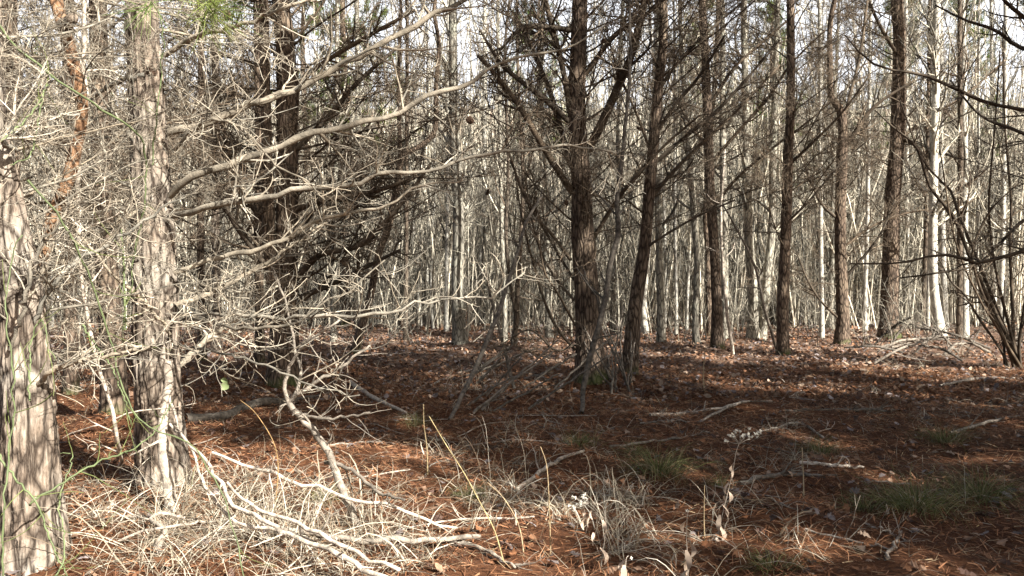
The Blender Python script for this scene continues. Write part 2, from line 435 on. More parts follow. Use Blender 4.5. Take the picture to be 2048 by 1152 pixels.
def put_branches(t, P, R, n, h0, h1, el=(5, 45), sc=(0.6, 1.1), lib=None, az=None, taper=0.0, rng=rngP, name='branch'):
    lib = lib or PINE_BR
    for k in range(n):
        h = h0+(h1-h0)*((k+rng.uniform(0.1, 0.9))/n)
        p, r = at_height(P, R, h)
        a = rng.uniform(0, 2*np.pi) if az is None else math.radians(rng.uniform(*az[k % len(az)]))
        e = math.radians(rng.uniform(*el))
        s = rng.uniform(*sc)*(1-taper*(k/n))
        p = p+np.array([math.cos(a), math.sin(a), 0])*r*0.6
        obj(name, lib[int(rng.integers(len(lib)))], t, p, (float(rng.uniform(-0.5, 0.5)), -e, a), float(s))

def put_limb(t, base, pts, d, dens, rmin, mat, name='limb', seed=0, ls=1.0, side=7, K=18, wig=0.0):
    """a traced limb: [(px,py,w,depth)]"""
    rng = np.random.default_rng(seed)
    line, rad = trace(pts, d)
    L = smooth_line(np.column_stack([line-base, rad]), K)
    if wig: L[1:-1, :3] += rng.normal(size=(K-2, 3))*wig
    mb = MB(); twig_out(mb, rng, L[None, :, :3], np.maximum(np.abs(L[None, :, 3]), 0.002), dens, True, rmin, side, lscale=ls)
    return obj(name, mb.mesh(name, mat, True, True), t)

def pine(label, pts, d, height, mat=None, group='pines of the dark stand', seed=0, sides=24, seg=90, rough=0.07, plates=0.05, flare=0.4, crown=None, cs=1.0, name='pine_tree', ridge=14, zs=3.5):
    line, rad = trace(pts, d)
    line, rad = to_height(line, rad, height, 0.035, np.random.default_rng(seed))
    b, l = seat(line)
    t = thing(name, label, 'tree', b, group)
    me, P, R = trunk_mesh('trunk', l, rad, mat or M_PINE, sides, seg, rough, seed, flare, plates, ridge, zs)
    obj('trunk', me, t)
    if crown is not None:
        p, r = at_height(P, R, crown); add_crown(t, p, height-crown+0.3, seed, cs)
    return t, b, P, R

ALLW = (0, 360)
def build_pines():
    g = 'pines of the dark stand'
    # --- the near pair at the left
    t, b, P, R = pine('large sunlit trunk with deeply cracked pale bark, long bare limbs reaching over the clearing',
        [(322, 1010, 112), (324, 960, 100), (322, 900, 88), (318, 800, 84), (312, 700, 82), (312, 600, 80), (308, 520, 79), (304, 420, 76), (300, 330, 70), (296, 240, 66), (290, 120, 62), (284, 0, 58)],
        5.7, 11.0, M_PINE_NEAR, 'sunlit pines at the edge', 1, 128, 520, 0.05, 0.10, 0.12, 6.0, 1.4, ridge=30, zs=7)
    lim = [
        ([(338, 264, 19, 5.6), (420, 241, 18, 5.6), (520, 203, 17, 5.7), (590, 180, 16, 5.8), (650, 148, 15, 5.9), (700, 118, 14, 6.0), (790, 75, 13, 6.1), (870, 30, 12, 6.2), (935, -5, 10, 6.3), (1010, -60, 7, 6.4)], 15),
        ([(340, 392, 16, 5.6), (380, 356, 18, 5.5), (450, 328, 17, 5.5), (560, 295, 16, 5.6), (620, 268, 15, 5.6), (690, 255, 14, 5.7), (800, 222, 13, 5.8), (850, 190, 12, 5.8), (930, 170, 10, 5.9), (990, 130, 8, 6.0), (1050, 110, 7, 6.0), (1130, 98, 5, 6.1), (1230, 40, 3, 6.2)], 17),
        ([(345, 432, 15, 5.6), (430, 410, 15, 5.4), (520, 396, 14, 5.3), (600, 378, 13, 5.3), (690, 371, 12, 5.3), (770, 345, 10, 5.3), (850, 340, 9, 5.3), (960, 308, 8, 5.4), (1060, 300, 7, 5.4), (1140, 288, 6, 5.5), (1230, 305, 4, 5.5)], 15),
        ([(348, 545, 12, 5.6), (430, 517, 12, 5.7), (500, 500, 11, 5.8), (555, 483, 10, 5.8), (602, 462, 10, 5.9), (640, 438, 9, 5.9), (700, 425, 8, 6.0), (770, 412, 6, 6.0), (840, 370, 5, 6.0), (930, 360, 3, 6.0)], 12),
        ([(350, 612, 12, 5.6), (400, 595, 12, 5.8), (458, 567, 11, 6.1), (503, 540, 10, 6.3), (562, 508, 8, 6.5), (600, 480, 6, 6.6), (660, 440, 4, 6.7)], 8),
        ([(345, 628, 7, 5.6), (420, 628, 8, 5.3), (480, 632, 8, 5.1), (560, 637, 8, 5.0), (640, 630, 8, 4.9), (720, 632, 8, 4.9), (790, 629, 7, 4.9), (830, 610, 6, 4.9), (900, 600, 5, 5.0), (980, 590, 4, 5.0), (1050, 545, 3, 5.1)], 11),
        ([(345, 648, 6, 5.6), (400, 638, 7, 5.2), (460, 652, 7, 4.9), (530, 657, 7, 4.8), (590, 645, 6, 4.8), (640, 612, 5, 4.8), (700, 580, 4, 4.9), (770, 520, 3, 5.0)], 9),
        ([(352, 742, 12, 5.7), (385, 705, 13, 6.0), (430, 665, 11, 6.3), (460, 650, 9, 6.5), (500, 610, 7, 6.8), (560, 570, 5, 7.0)], 5),
        ([(350, 300, 9, 5.6), (400, 245, 8, 5.4), (470, 248, 7, 5.2), (510, 285, 6, 5.1), (560, 335, 5, 5.0), (610, 360, 4, 5.0), (650, 400, 3, 5.0)], 9),
        ([(330, 110, 12, 5.6), (400, 70, 12, 5.4), (480, 50, 10, 5.2), (560, 20, 8, 5.1), (640, -10, 6, 5.1)], 9),
        ([(350, 690, 6, 5.6), (420, 700, 6, 5.1), (500, 722, 6, 4.9), (560, 745, 5, 4.8), (640, 775, 4, 4.8), (720, 790, 3, 4.8)], 8),
        ([(340, 668, 7, 5.5), (290, 605, 8, 5.1), (250, 575, 8, 4.9), (205, 520, 6, 4.8), (160, 470, 5, 4.8), (120, 400, 4, 4.7)], 10),
        ([(275, 420, 12, 5.6), (235, 445, 12, 5.4), (190, 475, 11, 5.2), (140, 510, 10, 5.0), (85, 540, 8, 4.8), (20, 575, 6, 4.6)], 12),
        ([(280, 300, 12, 5.6), (225, 225, 11, 5.6), (170, 215, 9, 5.5), (100, 215, 8, 5.4), (30, 230, 6, 5.3)], 11),
        ([(290, 150, 11, 5.6), (240, 160, 11, 5.6), (180, 200, 9, 5.7), (120, 255, 7, 5.8), (60, 270, 5, 5.9)], 9),
        ([(290, 690, 10, 5.6), (240, 695, 10, 5.4), (180, 705, 10, 5.3), (120, 715, 9, 5.1), (50, 735, 6, 5.0), (-30, 740, 5, 5.0)], 10),
    ]
    for i, (pts, n) in enumerate(lim):
        pts = [(q[0], q[1], q[2]*0.86, *q[3:]) for q in pts]
        put_limb(t, b, pts, 5.6, (n+3, 4, 2), 0.0023, M_TWIG_NEAR, 'limb', 500+i, 0.66, 8, 30, 0.008)
    put_branches(t, P, R, 22, 1.0, 4.6, (-5, 45), (0.35, 0.75), NEAR_BR, [(60, 170), (150, 215), (20, 110), (-140, -80)])
    for (px, py, dd) in ((303, 143, 5.3), (940, 240, 5.8), (452, 30, 5.1)): add_cone(t, W(px, py, dd)-b, 0.05 if px != 303 else 0.06)
    # needle tuft at the top
    mb = MB(); rng = np.random.default_rng(77)
    C = np.array([W(px, py, 4.2)-b for px, py in ((380, -12), (415, 4), (430, 14), (395, 5), (410, 18), (420, 30), (432, 22), (425, 5), (405, 38), (440, 40), (300, 8), (282, 18), (455, 8))])
    D = np.tile(np.array([[0.35, -0.1, -0.35]]), (len(C), 1)); D[10:12] = (-0.3, 0, -0.6)
    mbt = MB(); needle_tufts(mbt, rng, C, unit(D), 20, 0.2, 0.0036)
    obj('needles', mbt.mesh('needles', M_NEEDLE, False, True), t)
    put_limb(t, b, [(300, -60, 9, 5.4), (350, -20, 7, 5.0), (400, 0, 5, 4.7), (440, 30, 3, 4.65)], 5, (2, 2, 1), 0.002, M_TWIG_NEAR, 'limb', 590, 0.3)

    t, b, P, R = pine('thick pale trunk flaring at its root, nearest the camera, with green vine stems around it',
        [(66, 1165, 136), (62, 1090, 120), (60, 1000, 104), (58, 900, 97), (54, 800, 94), (50, 720, 88), (46, 640, 78), (34, 560, 80), (18, 480, 78), (4, 400, 74), (-10, 320, 70), (-26, 200, 66)],
        4.15, 9.0, M_PINE_NEAR, 'sunlit pines at the edge', 2, 128, 520, 0.06, 0.10, 0.10, 5.4, 1.0, ridge=30, zs=7)
    put_branches(t, P, R, 28, 1.0, 3.4, (-5, 50), (0.3, 0.6), NEAR_BR, [(40, 95), (50, 130), (90, 200), (-120, -70), (10, 60)])
    for i, (pts, n) in enumerate([
        ([(30, 300, 12, 4.1), (0, 275, 10, 3.9), (50, 245, 9, 4.2), (110, 232, 7, 4.4), (160, 228, 5, 4.5)], 8),
        ([(60, 660, 9, 4.1), (110, 560, 9, 4.1), (160, 520, 8, 4.2), (230, 475, 7, 4.3), (300, 430, 5, 4.4), (370, 395, 3, 4.5)], 11),
        ([(70, 770, 10, 4.1), (120, 735, 10, 4.0), (180, 715, 9, 4.0), (240, 705, 7, 4.0), (310, 690, 5, 4.1)], 8),
        ([(20, 700, 7, 4.0), (50, 600, 8, 3.9), (60, 540, 7, 3.9), (90, 480, 5, 3.9), (140, 430, 3, 3.9)], 8)]):
        put_limb(t, b, pts, 4.1, (n+1, 5, 2), 0.0021, M_TWIG_NEAR, 'limb', 620+i, 0.5, 7, 22, 0.008)

    # --- orange brown snag
    line, rad = trace([(52, 690, 30), (71, 563, 27), (89, 503, 26), (103, 439, 26), (117, 405, 25), (135, 360, 25), (150, 300, 24), (163, 231, 23), (160, 180, 24), (147, 132, 24), (139, 99, 25), (126, 50, 24), (112, 0, 24), (95, -80, 20), (85, -160, 14)], 4.75)
    line = np.vstack([[line[0][0]-0.02, line[0][1], 0], line]); rad = np.concatenate([[0.06], rad])
    b, l = seat(line)
    t = thing('dead_pine', 'bent dead stem of bare orange brown wood with a cut knot behind the nearest trunk', 'dead tree', b)
    me, P, R = trunk_mesh('trunk', l, rad, M_SNAG, 32, 160, 0.08, 9, 0.1, 0.06); obj('trunk', me, t)
    kn, _, _ = trunk_mesh('knot', np.array([W(128, 52, 4.72)-b, W(138, 44, 4.66)-b, W(146, 36, 4.6)-b]), np.array([0.045, 0.036, 0.03]), M_PINE_NEAR, 20, 8, 0.05, 4, 0.0); obj('knot', kn, t)
    put_branches(t, P, R, 20, 1.2, 3.6, (-20, 45), (0.3, 0.6), NEAR_BR)

    # --- dark trunks just behind the near pair
    t, b, P, R = pine('dark slim trunk half hidden between the two sunlit near pines',
        [(232, 870, 50), (228, 760, 44), (222, 640, 42), (212, 500, 40), (206, 350, 38), (200, 150, 34), (196, 0, 32)], 8.6, 11.0, M_PINE, 'sunlit pines at the edge', 3, 28, 120, 0.06, 0.06, 0.4, 7.0)
    put_branches(t, P, R, 30, 1.0, 5.5, (-5, 45), (0.5, 0.9), PINE_BR)
    for j, (px, base, d, w, lab) in enumerate([(20, 0, 7.4, 40, 'brown trunk at the picture edge tangled in pale dead twigs behind the nearest pine'),
                                             (432, 690, 17.5, 16, 'slender reddish trunk with light patches, seen through limbs of the big sunlit pine'),
                                             (402, 700, 15.5, 15, 'slim dark stem close behind the big sunlit pine, with many dead limbs'),
                                             (517, 735, 14.6, 18, 'thin straight trunk beside the twin stemmed dark pine'),
                                             (140, 800, 10.5, 26, 'brown trunk deep in the tangle beyond the orange snag')]):
        pb = HZ+CAMH*F/d
        t, b, P, R = pine(lab, [(px, pb, w*1.2), (px+2, pb-80, w), (px-1, 450, w*0.95), (px+1, 250, w*0.88), (px-3, 0, w*0.8)], d, 12.0, M_PINE if j != 1 else M_PINE_NEAR, g, 20+j, 18, 70, 0.06, 0.04, 0.3, 8.3)
        put_branches(t, P, R, 32, 1.4, 7.6, (-5, 45), (0.5, 1.0), PINE_BR)

    # --- 570 twin pine
    t, b, P, R = pine('dark twin stemmed pine in shade, limbs sweeping up on both sides, mossy foot',
        [(569, 776, 66), (569, 740, 60), (569, 680, 56), (571, 600, 52), (573, 520, 44), (574, 420, 42), (576, 330, 40), (573, 208, 38), (571, 104, 35), (562, 0, 33)], 12.0, 12.5, M_PINE, g, 4, 32, 150, 0.07, 0.07, 0.35, 6.8)
    line, rad = trace([(556, 640, 30, 12.0), (545, 560, 27, 11.95), (538, 480, 25, 11.9), (536, 400, 24, 11.9), (534, 300, 22, 11.9), (530, 150, 20, 11.9), (527, 0, 18, 11.9), (520, -220, 14, 12)], 12.0)
    me, _, _ = trunk_mesh('trunk', line-b, rad, M_PINE, 24, 90, 0.07, 6, 0.0, 0.06); obj('trunk', me, t)
    put_branches(t, P, R, 62, 1.2, 6.6, (0, 50), (0.55, 1.15), PINE_BR, [(-50, 50), (130, 230), (-50, 50), (0, 360)])
    for i, pts in enumerate([
        [(590, 560, 14, 12), (640, 510, 12, 11.7), (720, 490, 11, 11.5), (800, 410, 9, 11.4), (860, 330, 6, 11.3)],
        [(588, 600, 12, 12), (660, 570, 10, 12.2), (740, 530, 9, 12.4), (800, 500, 6, 12.5)],
        [(590, 420, 13, 12), (650, 400, 11, 11.6), (740, 385, 10, 11.4), (830, 355, 7, 11.2)],
        [(552, 560, 13, 12), (500, 490, 12, 11.7), (460, 430, 10, 11.5), (420, 330, 8, 11.4)],
        [(555, 470, 13, 12), (510, 420, 11, 12.2), (470, 350, 9, 12.3), (440, 230, 7, 12.4)],
        [(590, 300, 13, 12), (650, 240, 11, 12.1), (720, 160, 9, 12.2), (800, 90, 6, 12.3)],
        [(585, 180, 12, 12), (640, 130, 10, 11.8), (740, 70, 8, 11.6), (830, 20, 6, 11.6)]]):
        put_limb(t, b, pts, 12, (11, 5, 2), 0.0034, M_TWIG_PINE, 'limb', 640+i, 0.9)

    # --- leaning small pine
    t, b, P, R = pine('small crooked pine leaning to one side and forking in two, behind the drooping limbs',
        [(706, 716, 20), (716, 680, 17), (727, 640, 16), (742, 586, 15), (754, 524, 14), (761, 496, 14), (777, 454, 13), (785, 420, 13), (799, 347, 12), (806, 312, 12), (841, 292, 11), (865, 270, 10), (872, 243, 10), (872, 174, 9), (878, 90, 8)], 17.5, 9.5, M_PINE, g, 5, 18, 90, 0.06, 0.04, 0.3)
    line, rad = trace([(801, 335, 10), (800, 290, 9), (797, 190, 8), (800, 60, 7), (804, -60, 5)], 17.5)
    me, _, _ = trunk_mesh('trunk', line-b, rad, M_PINE, 12, 40, 0.06, 5, 0.0); obj('trunk', me, t)
    put_branches(t, P, R, 30, 2.6, 8.5, (0, 45), (0.4, 0.9), PINE_BR)

    # --- central 1170 pine
    t, b, P, R = pine('stout reddish brown pine in the middle, bare limbs fanning, brush heap at its foot',
        [(1184, 772, 70), (1182, 745, 58), (1179, 700, 52), (1174, 600, 48), (1168, 500, 46), (1164, 440, 43), (1164, 382, 40), (1158, 300, 37), (1153, 208, 35), (1157, 100, 32), (1160, 0, 30)], 12.4, 13.0, M_PINE, g, 7, 40, 240, 0.05, 0.06, 0.35, 6.7, ridge=18)
    lim = [
        [(1176, 300, 21, 12.4), (1205, 243, 19, 12.4), (1233, 180, 17, 12.3), (1261, 115, 16, 12.3), (1285, 21, 14, 12.2), (1300, -60, 12, 12.2)],
        [(1185, 480, 14, 12.4), (1215, 430, 13, 12.2), (1245, 385, 12, 12.0), (1275, 350, 11, 11.9), (1330, 290, 8, 11.8), (1400, 230, 6, 11.7)],
        [(1145, 385, 14, 12.4), (1090, 300, 13, 12.1), (1040, 215, 11, 11.9), (1000, 160, 9, 11.8), (955, 110, 7, 11.7)],
        [(1140, 245, 13, 12.4), (1085, 195, 11, 12.2), (1045, 165, 10, 12.1), (1000, 125, 8, 12.0), (960, 60, 5, 12.0)],
        [(1142, 230, 14, 12.4), (1124, 130, 12, 12.3), (1107, 65, 11, 12.3), (1085, -20, 9, 12.3)],
        [(1140, 330, 13, 12.4), (1105, 200, 11, 12.7), (1070, 110, 9, 12.9), (1030, 30, 7, 13.0)],
        [(1142, 520, 11, 12.4), (1105, 470, 10, 12.2), (1070, 430, 9, 12.0), (1040, 370, 8, 11.9), (1010, 280, 6, 11.8)],
        [(1150, 700, 9, 12.4), (1110, 650, 9, 12.3), (1085, 590, 8, 12.2), (1065, 520, 7, 12.1), (1045, 440, 6, 12.0), (1030, 350, 4, 12.0)],
        [(1148, 600, 9, 12.4), (1110, 555, 8, 12.6), (1080, 500, 7, 12.8), (1060, 420, 6, 12.9), (1050, 330, 4, 13)],
        [(1150, 650, 8, 12.4), (1115, 585, 7, 12.0), (1090, 545, 6, 11.8), (1075, 470, 5, 11.7)],
        [(1148, 560, 9, 12.4), (1100, 480, 8, 12.7), (1055, 400, 7, 12.9), (1020, 320, 5, 13.1)],
        [(1170, 150, 11, 12.4), (1230, 70, 10, 12.2), (1290, 30, 8, 12.1), (1350, -20, 6, 12.0)],
        [(1140, 60, 12, 12.4), (1080, 52, 11, 12.0), (1040, 58, 9, 11.8), (1000, 100, 6, 11.6)],
        [(1150, 690, 7, 12.4), (1110, 700, 6, 12.0), (1060, 660, 5, 11.7), (1000, 690, 4, 11.5)],
    ]
    for i, pts in enumerate(lim):
        if i in (1, 6, 7, 8, 9, 10, 13): pts = [(q[0], q[1], q[2]*0.68, *q[3:]) for q in pts]
        put_limb(t, b, pts, 12.4, (12, 5, 2), 0.0034, M_TWIG_PINE, 'limb', 660+i, 0.95)
    put_branches(t, P, R, 52, 2.2, 6.6, (0, 45), (0.5, 1.0), PINE_BR, [(100, 260), (-60, 60), (0, 360)])
    put_branches(t, P, R, 8, 0.5, 2.4, (0, 40), (0.5, 0.9), SHORT_BR)
    for (px, py, dd) in ((1207, 82, 11.6), (1272, 60, 12.0), (1278, 257, 11.7), (975, 385, 11.4), (1133, 405, 11.9), (1110, 145, 12)): add_cone(t, W(px, py, dd)-b, 0.06)
    # --- 1290 leaning
    t, b, P, R = pine('slim leaning pine rising beside the stout central trunk',
        [(1252, 775, 38), (1256, 750, 33), (1263, 690, 30), (1271, 608, 27), (1282, 540, 25), (1292, 470, 23), (1298, 390, 23), (1308, 278, 22), (1317, 174, 19), (1327, 35, 17)], 12.8, 12.0, M_PINE, g, 8, 28, 160, 0.05, 0.05, 0.3, 6.9)
    lim = [
        [(1305, 330, 12, 12.8), (1350, 290, 11, 12.7), (1430, 225, 9, 12.6), (1500, 150, 7, 12.5), (1560, 80, 4, 12.4)],
        [(1300, 400, 11, 12.8), (1345, 345, 10, 12.9), (1400, 290, 9, 13.0), (1480, 215, 7, 13.1), (1560, 130, 4, 13.2)],
        [(1310, 270, 11, 12.8), (1350, 210, 10, 12.6), (1400, 150, 8, 12.5), (1450, 70, 6, 12.4)],
        [(1318, 180, 10, 12.8), (1360, 120, 9, 12.9), (1420, 60, 7, 13), (1490, 0, 5, 13.1)],
        [(1285, 500, 8, 12.8), (1330, 470, 7, 12.6), (1400, 430, 6, 12.4), (1470, 400, 4, 12.3)],
        [(1300, 300, 8, 12.8), (1270, 220, 7, 12.6), (1235, 140, 6, 12.5), (1210, 50, 4, 12.4)]]
    for i, pts in enumerate(lim):
        put_limb(t, b, [(q[0], q[1], q[2]*0.75, *q[3:]) for q in pts], 12.8, (8, 4, 1), 0.0036, M_TWIG_PINE, 'limb', 680+i, 0.9)
    put_branches(t, P, R, 30, 2.4, 6.8, (0, 45), (0.5, 1.0), PINE_BR, [(-60, 70), (0, 360)])
    # --- right-hand row
    t, b, P, R = pine('dark straight pine with a mossy foot and long limbs rising on one side',
        [(1436, 705, 27), (1435, 690, 23), (1434, 626, 21), (1431, 539, 20), (1424, 435, 19), (1419, 347, 19), (1414, 208, 18), (1410, 104, 16), (1404, 0, 15)], 18.6, 15.0, M_PINE, g, 9, 24, 120, 0.05, 0.05, 0.35, 9.2)
    lim = [
        [(1424, 420, 9, 18.6), (1470, 360, 8, 18.4), (1540, 300, 7, 18.2), (1620, 240, 5, 18.1), (1700, 170, 3, 18)],
        [(1418, 330, 10, 18.6), (1470, 270, 9, 18.3), (1540, 190, 8, 18.1), (1580, 130, 6, 18.0), (1650, 60, 4, 17.9)],
        [(1415, 220, 10, 18.6), (1465, 140, 9, 18.8), (1530, 80, 7, 19), (1600, 20, 5, 19.2)],
        [(1416, 300, 8, 18.6), (1370, 230, 7, 18.4), (1330, 150, 5, 18.2)]]
    for i, pts in enumerate(lim):
        put_limb(t, b, [(q[0], q[1], q[2]*0.75, *q[3:]) for q in pts], 18.6, (9, 4, 2), 0.0042, M_TWIG_PINE, 'limb', 690+i, 1.1)
    put_branches(t, P, R, 42, 3.0, 9.4, (0, 40), (0.5, 1.05), PINE_BR)
    t, b, P, R = pine('thin brown stem standing close behind the dark straight pine',
        [(1421, 672, 13), (1418, 620, 12), (1415, 500, 11), (1412, 400, 11), (1430, 150, 9), (1436, 0, 8)], 25.0, 13.0, M_PINE, g, 10, 14, 60, 0.05, 0.03, 0.3, 10.6)
    put_branches(t, P, R, 18, 4, 10, (15, 50), (0.5, 0.9), PINE_BR)
    t, b, P, R = pine('straight bare pine trunk, smooth and clear of limbs below, left of the forked one',
        [(1567, 712, 28), (1566, 700, 24), (1565, 608, 22), (1570, 504, 21), (1574, 400, 20), (1576, 312, 19), (1581, 208, 17), (1581, 0, 15)], 17.7, 15.0, M_PINE, g, 12, 24, 120, 0.05, 0.05, 0.3, 8.8)
    put_branches(t, P, R, 42, 2.4, 8.6, (0, 40), (0.5, 1.0), PINE_BR)
    for i, pts in enumerate([
        [(1578, 330, 8, 17.7), (1625, 285, 7, 17.5), (1680, 230, 6, 17.4), (1740, 150, 4, 17.3)],
        [(1575, 445, 6, 17.7), (1620, 400, 6, 17.9), (1680, 330, 5, 18.0), (1760, 260, 3, 18.1)]]):
        put_limb(t, b, [(q[0], q[1], q[2]*0.8, *q[3:]) for q in pts], 17.7, (10, 5, 2), 0.004, M_TWIG_PINE, 'limb', 700+i, 1.0)
    t, b, P, R = pine('forked pine with grey green lichen on its trunk and crooked limbs to both sides',
        [(1683, 694, 30), (1684, 670, 27), (1686, 643, 25), (1683, 560, 23), (1681, 500, 22), (1681, 400, 22), (1684, 320, 20), (1686, 270, 18), (1681, 222, 17), (1663, 194, 12), (1660, 139, 11), (1662, 35, 10)], 20.3, 14.0, M_PINE, g, 13, 24, 120, 0.07, 0.05, 0.3, 10.2)
    for i, pts in enumerate([
        [(1690, 295, 13, 20.3), (1712, 262, 12, 20.2), (1735, 228, 10, 20.1), (1765, 200, 8, 20.0), (1830, 160, 5, 19.9)],
        [(1690, 555, 8, 20.3), (1730, 510, 7, 20.1), (1760, 470, 6, 20.0), (1790, 400, 4, 20)],
        [(1678, 440, 8, 20.3), (1645, 410, 7, 20.2), (1620, 360, 6, 20.1), (1600, 300, 4, 20)],
        [(1680, 640, 7, 20.3), (1640, 600, 6, 20), (1615, 560, 5, 19.8), (1595, 510, 3, 19.7)],
        [(1692, 490, 7, 20.3), (1740, 455, 6, 20.4), (1800, 430, 5, 20.5), (1850, 420, 3, 20.5)],
        [(1686, 250, 10, 20.3), (1700, 190, 9, 20.4), (1720, 110, 8, 20.4), (1735, 0, 6, 20.4)]]):
        put_limb(t, b, [(q[0], q[1], q[2]*0.8, *q[3:]) for q in pts], 20.3, (11, 5, 2), 0.0042, M_TWIG_PINE, 'limb', 710+i, 1.0)
    put_branches(t, P, R, 40, 1.2, 10, (0, 40), (0.4, 0.9), PINE_BR)
    t, b, P, R = pine('thick dark pine with ragged peeling bark, widest of the far row beside sunlit poles',
        [(1778, 682, 42), (1778, 660, 35), (1779, 608, 33), (1782, 504, 31), (1785, 400, 29), (1795, 280, 28), (1798, 174, 26), (1799, 70, 24), (1794, 0, 23)], 22.6, 16.0, M_PINE, g, 14, 30, 160, 0.06, 0.07, 0.3, 10.8)
    put_branches(t, P, R, 46, 3.0, 10.6, (0, 40), (0.5, 1.0), PINE_BR)
    for i, pts in enumerate([
        [(1796, 278, 10, 22.6), (1830, 290, 9, 22.2), (1860, 340, 8, 21.9), (1890, 420, 6, 21.6)],
        [(1795, 110, 10, 22.6), (1770, 70, 9, 22.3), (1745, 20, 8, 22.1), (1720, -50, 6, 22)],
        [(1797, 280, 9, 22.6), (1850, 240, 8, 22.8), (1930, 190, 6, 23), (2010, 120, 4, 23.2)]]):
        put_limb(t, b, [(q[0], q[1], q[2]*0.8, *q[3:]) for q in pts], 22.6, (11, 5, 2), 0.0046, M_TWIG_PINE, 'limb', 720+i, 1.1)

    # --- pine beyond the right edge whose limbs reach in
    d = 9.5
    line = np.array([[7.4, d, 0], [7.42, d, 2], [7.38, d, 5], [7.4, d, 12]]); b, l = seat(line)
    t = thing('pine_tree', 'pine at the very edge of view whose long dark limbs reach in over the shrub', 'tree', b, g)
    me, P, R = trunk_mesh('trunk', l, np.array([0.16, 0.14, 0.11, 0.04]), M_PINE, 20, 60, 0.06, 15); obj('trunk', me, t)
    p, r = at_height(P, R, 5.6); add_crown(t, p, 6.8, 1)
    for i, pts in enumerate([
        [(2260, 470, 12, 9.5), (2120, 482, 10, 9.3), (2048, 502, 9, 9.2), (1990, 518, 8, 9.1), (1955, 527, 7, 9.1), (1910, 512, 6, 9.0), (1865, 511, 5, 9.0), (1800, 526, 4, 9.0), (1700, 527, 3, 9.0)],
        [(2260, 250, 11, 9.5), (2120, 232, 9, 9.3), (2048, 220, 8, 9.2), (1973, 205, 7, 9.1), (1917, 180, 7, 9.0), (1845, 149, 6, 9.0), (1792, 142, 5, 8.9), (1737, 122, 4, 8.9), (1690, 70, 3, 8.9)],
        [(2260, 150, 11, 9.5), (2120, 110, 9, 9.6), (2040, 95, 8, 9.6), (1990, 60, 7, 9.7), (1930, 40, 5, 9.7), (1870, 10, 3, 9.8)],
        [(2260, 60, 11, 9.5), (2100, 60, 9, 9.4), (2030, 20, 8, 9.3), (1990, -20, 6, 9.2)],
        [(2260, 330, 10, 9.5), (2130, 300, 8, 9.7), (2030, 260, 7, 9.8), (1960, 230, 5, 9.9), (1900, 160, 3, 10)],
        [(2260, 400, 10, 9.5), (2130, 420, 8, 9.7), (2048, 440, 7, 9.8), (1960, 525, 5, 9.9), (1880, 545, 4, 9.9), (1800, 556, 3, 9.9)]]):
        put_limb(t, b, pts, d, (10, 4, 2), 0.0026, M_TWIG_PINE, 'limb', 740+i, 0.7)
    put_branches(t, P, R, 14, 1.5, 6, (5, 50), (0.5, 0.9), PINE_BR, [(100, 260)])

    # --- the stand beyond the edge of view that shades the clearing
    crown_trunk, _, _ = trunk_mesh('trunk', np.array([[0, 0, -0.1], [0.05, 0.02, 3], [-0.04, 0.05, 7], [0, 0, 13]]), np.array([0.2, 0.16, 0.12, 0.04]), M_PINE, 16, 50, 0.06, 31)
    rng = np.random.default_rng(21)
    for p_, t_ in SHADE:
        x = 0.695*p_+0.719*t_; y = 0.719*p_-0.695*t_
        z = float(ground_z(x, y))
        t = thing('pine_tree', 'pine of the stand to one side of the clearing, outside the view', 'tree', (x, y, z), 'pines shading the clearing')
        s = rng.uniform(0.92, 1.15)
        obj('trunk', crown_trunk, t, (0, 0, 0), (0, 0, float(rng.uniform(0, 6))), float(s))
        a = add_crown(t, (0, 0, 4.6*s), 8.6*s, int(rng.integers(3)), float(rng.uniform(1.0, 1.35)))
        obj('branch', PINE_BR[int(rng.integers(6))], t, (0, 0, 4.2*s), (0, -0.4, float(rng.uniform(0, 6))), 0.9)

SHADE = [(5.0, 7.2), (5.3, 3.2), (6.0, 5.4), (5.9, 9.0), (6.1, 13.5), (6.3, 0.8), (8.6, 5.6), (8.9, 11.5), (7.4, 3.0), (7.0, 8.0), (7.6, 13), (7.2, 18.5), (10.2, 2.2), (10.6, 6.2), (10.4, 10.8), (10.6, 16), (13.6, 1.8), (13.8, 6.0), (13.4, 11.2), (17, 2), (17.0, 7.0), (14, 17), (8.8, 20), (1.6, -11.4), (-0.6, -13.2), (2.6, -15.5)]
build_pines()

# ---------------------------------------------------------------- hardwoods
def bare_crown(mb, rng, P, R, h0, n=26, ls=1.0, rmin=0.006, dens=(5, 3)):
    """limbs and twigs of a leafless hardwood from fraction h0 of its trunk"""
    c1, r1 = sprout(rng, P[None], R[None], n, h0, 0.98, 25, 60, 0.8*ls, 2.4*ls, 0.45, 8, 0.07, 0.1, 0.07, 0, rmin*1.5, 0.6)
    def col(k): return 0.2+1.5*rng.random((k, 1))**2*np.array([[1, 0.97, 0.9]])  # many dark, few bright: sun dapple put into the twig tint
    tubes(mb, c1, r1, 4, col(len(c1)))
    c2, r2 = sprout(rng, c1, r1, dens[0], 0.2, 1, 25, 60, 0.4*ls, 1.1*ls, 0.55, 6, 0.1, 0.13, 0.06, 0, rmin)
    tubes(mb, c2, r2, 3, col(len(c2)))
    c3, r3 = sprout(rng, c2, r2, dens[1], 0.2, 1, 25, 65, 0.2*ls, 0.6*ls, 0.6, 4, 0.15, 0.15, 0.05, 0, rmin*0.75)
    tubes(mb, c3, r3, 3, col(len(c3)))

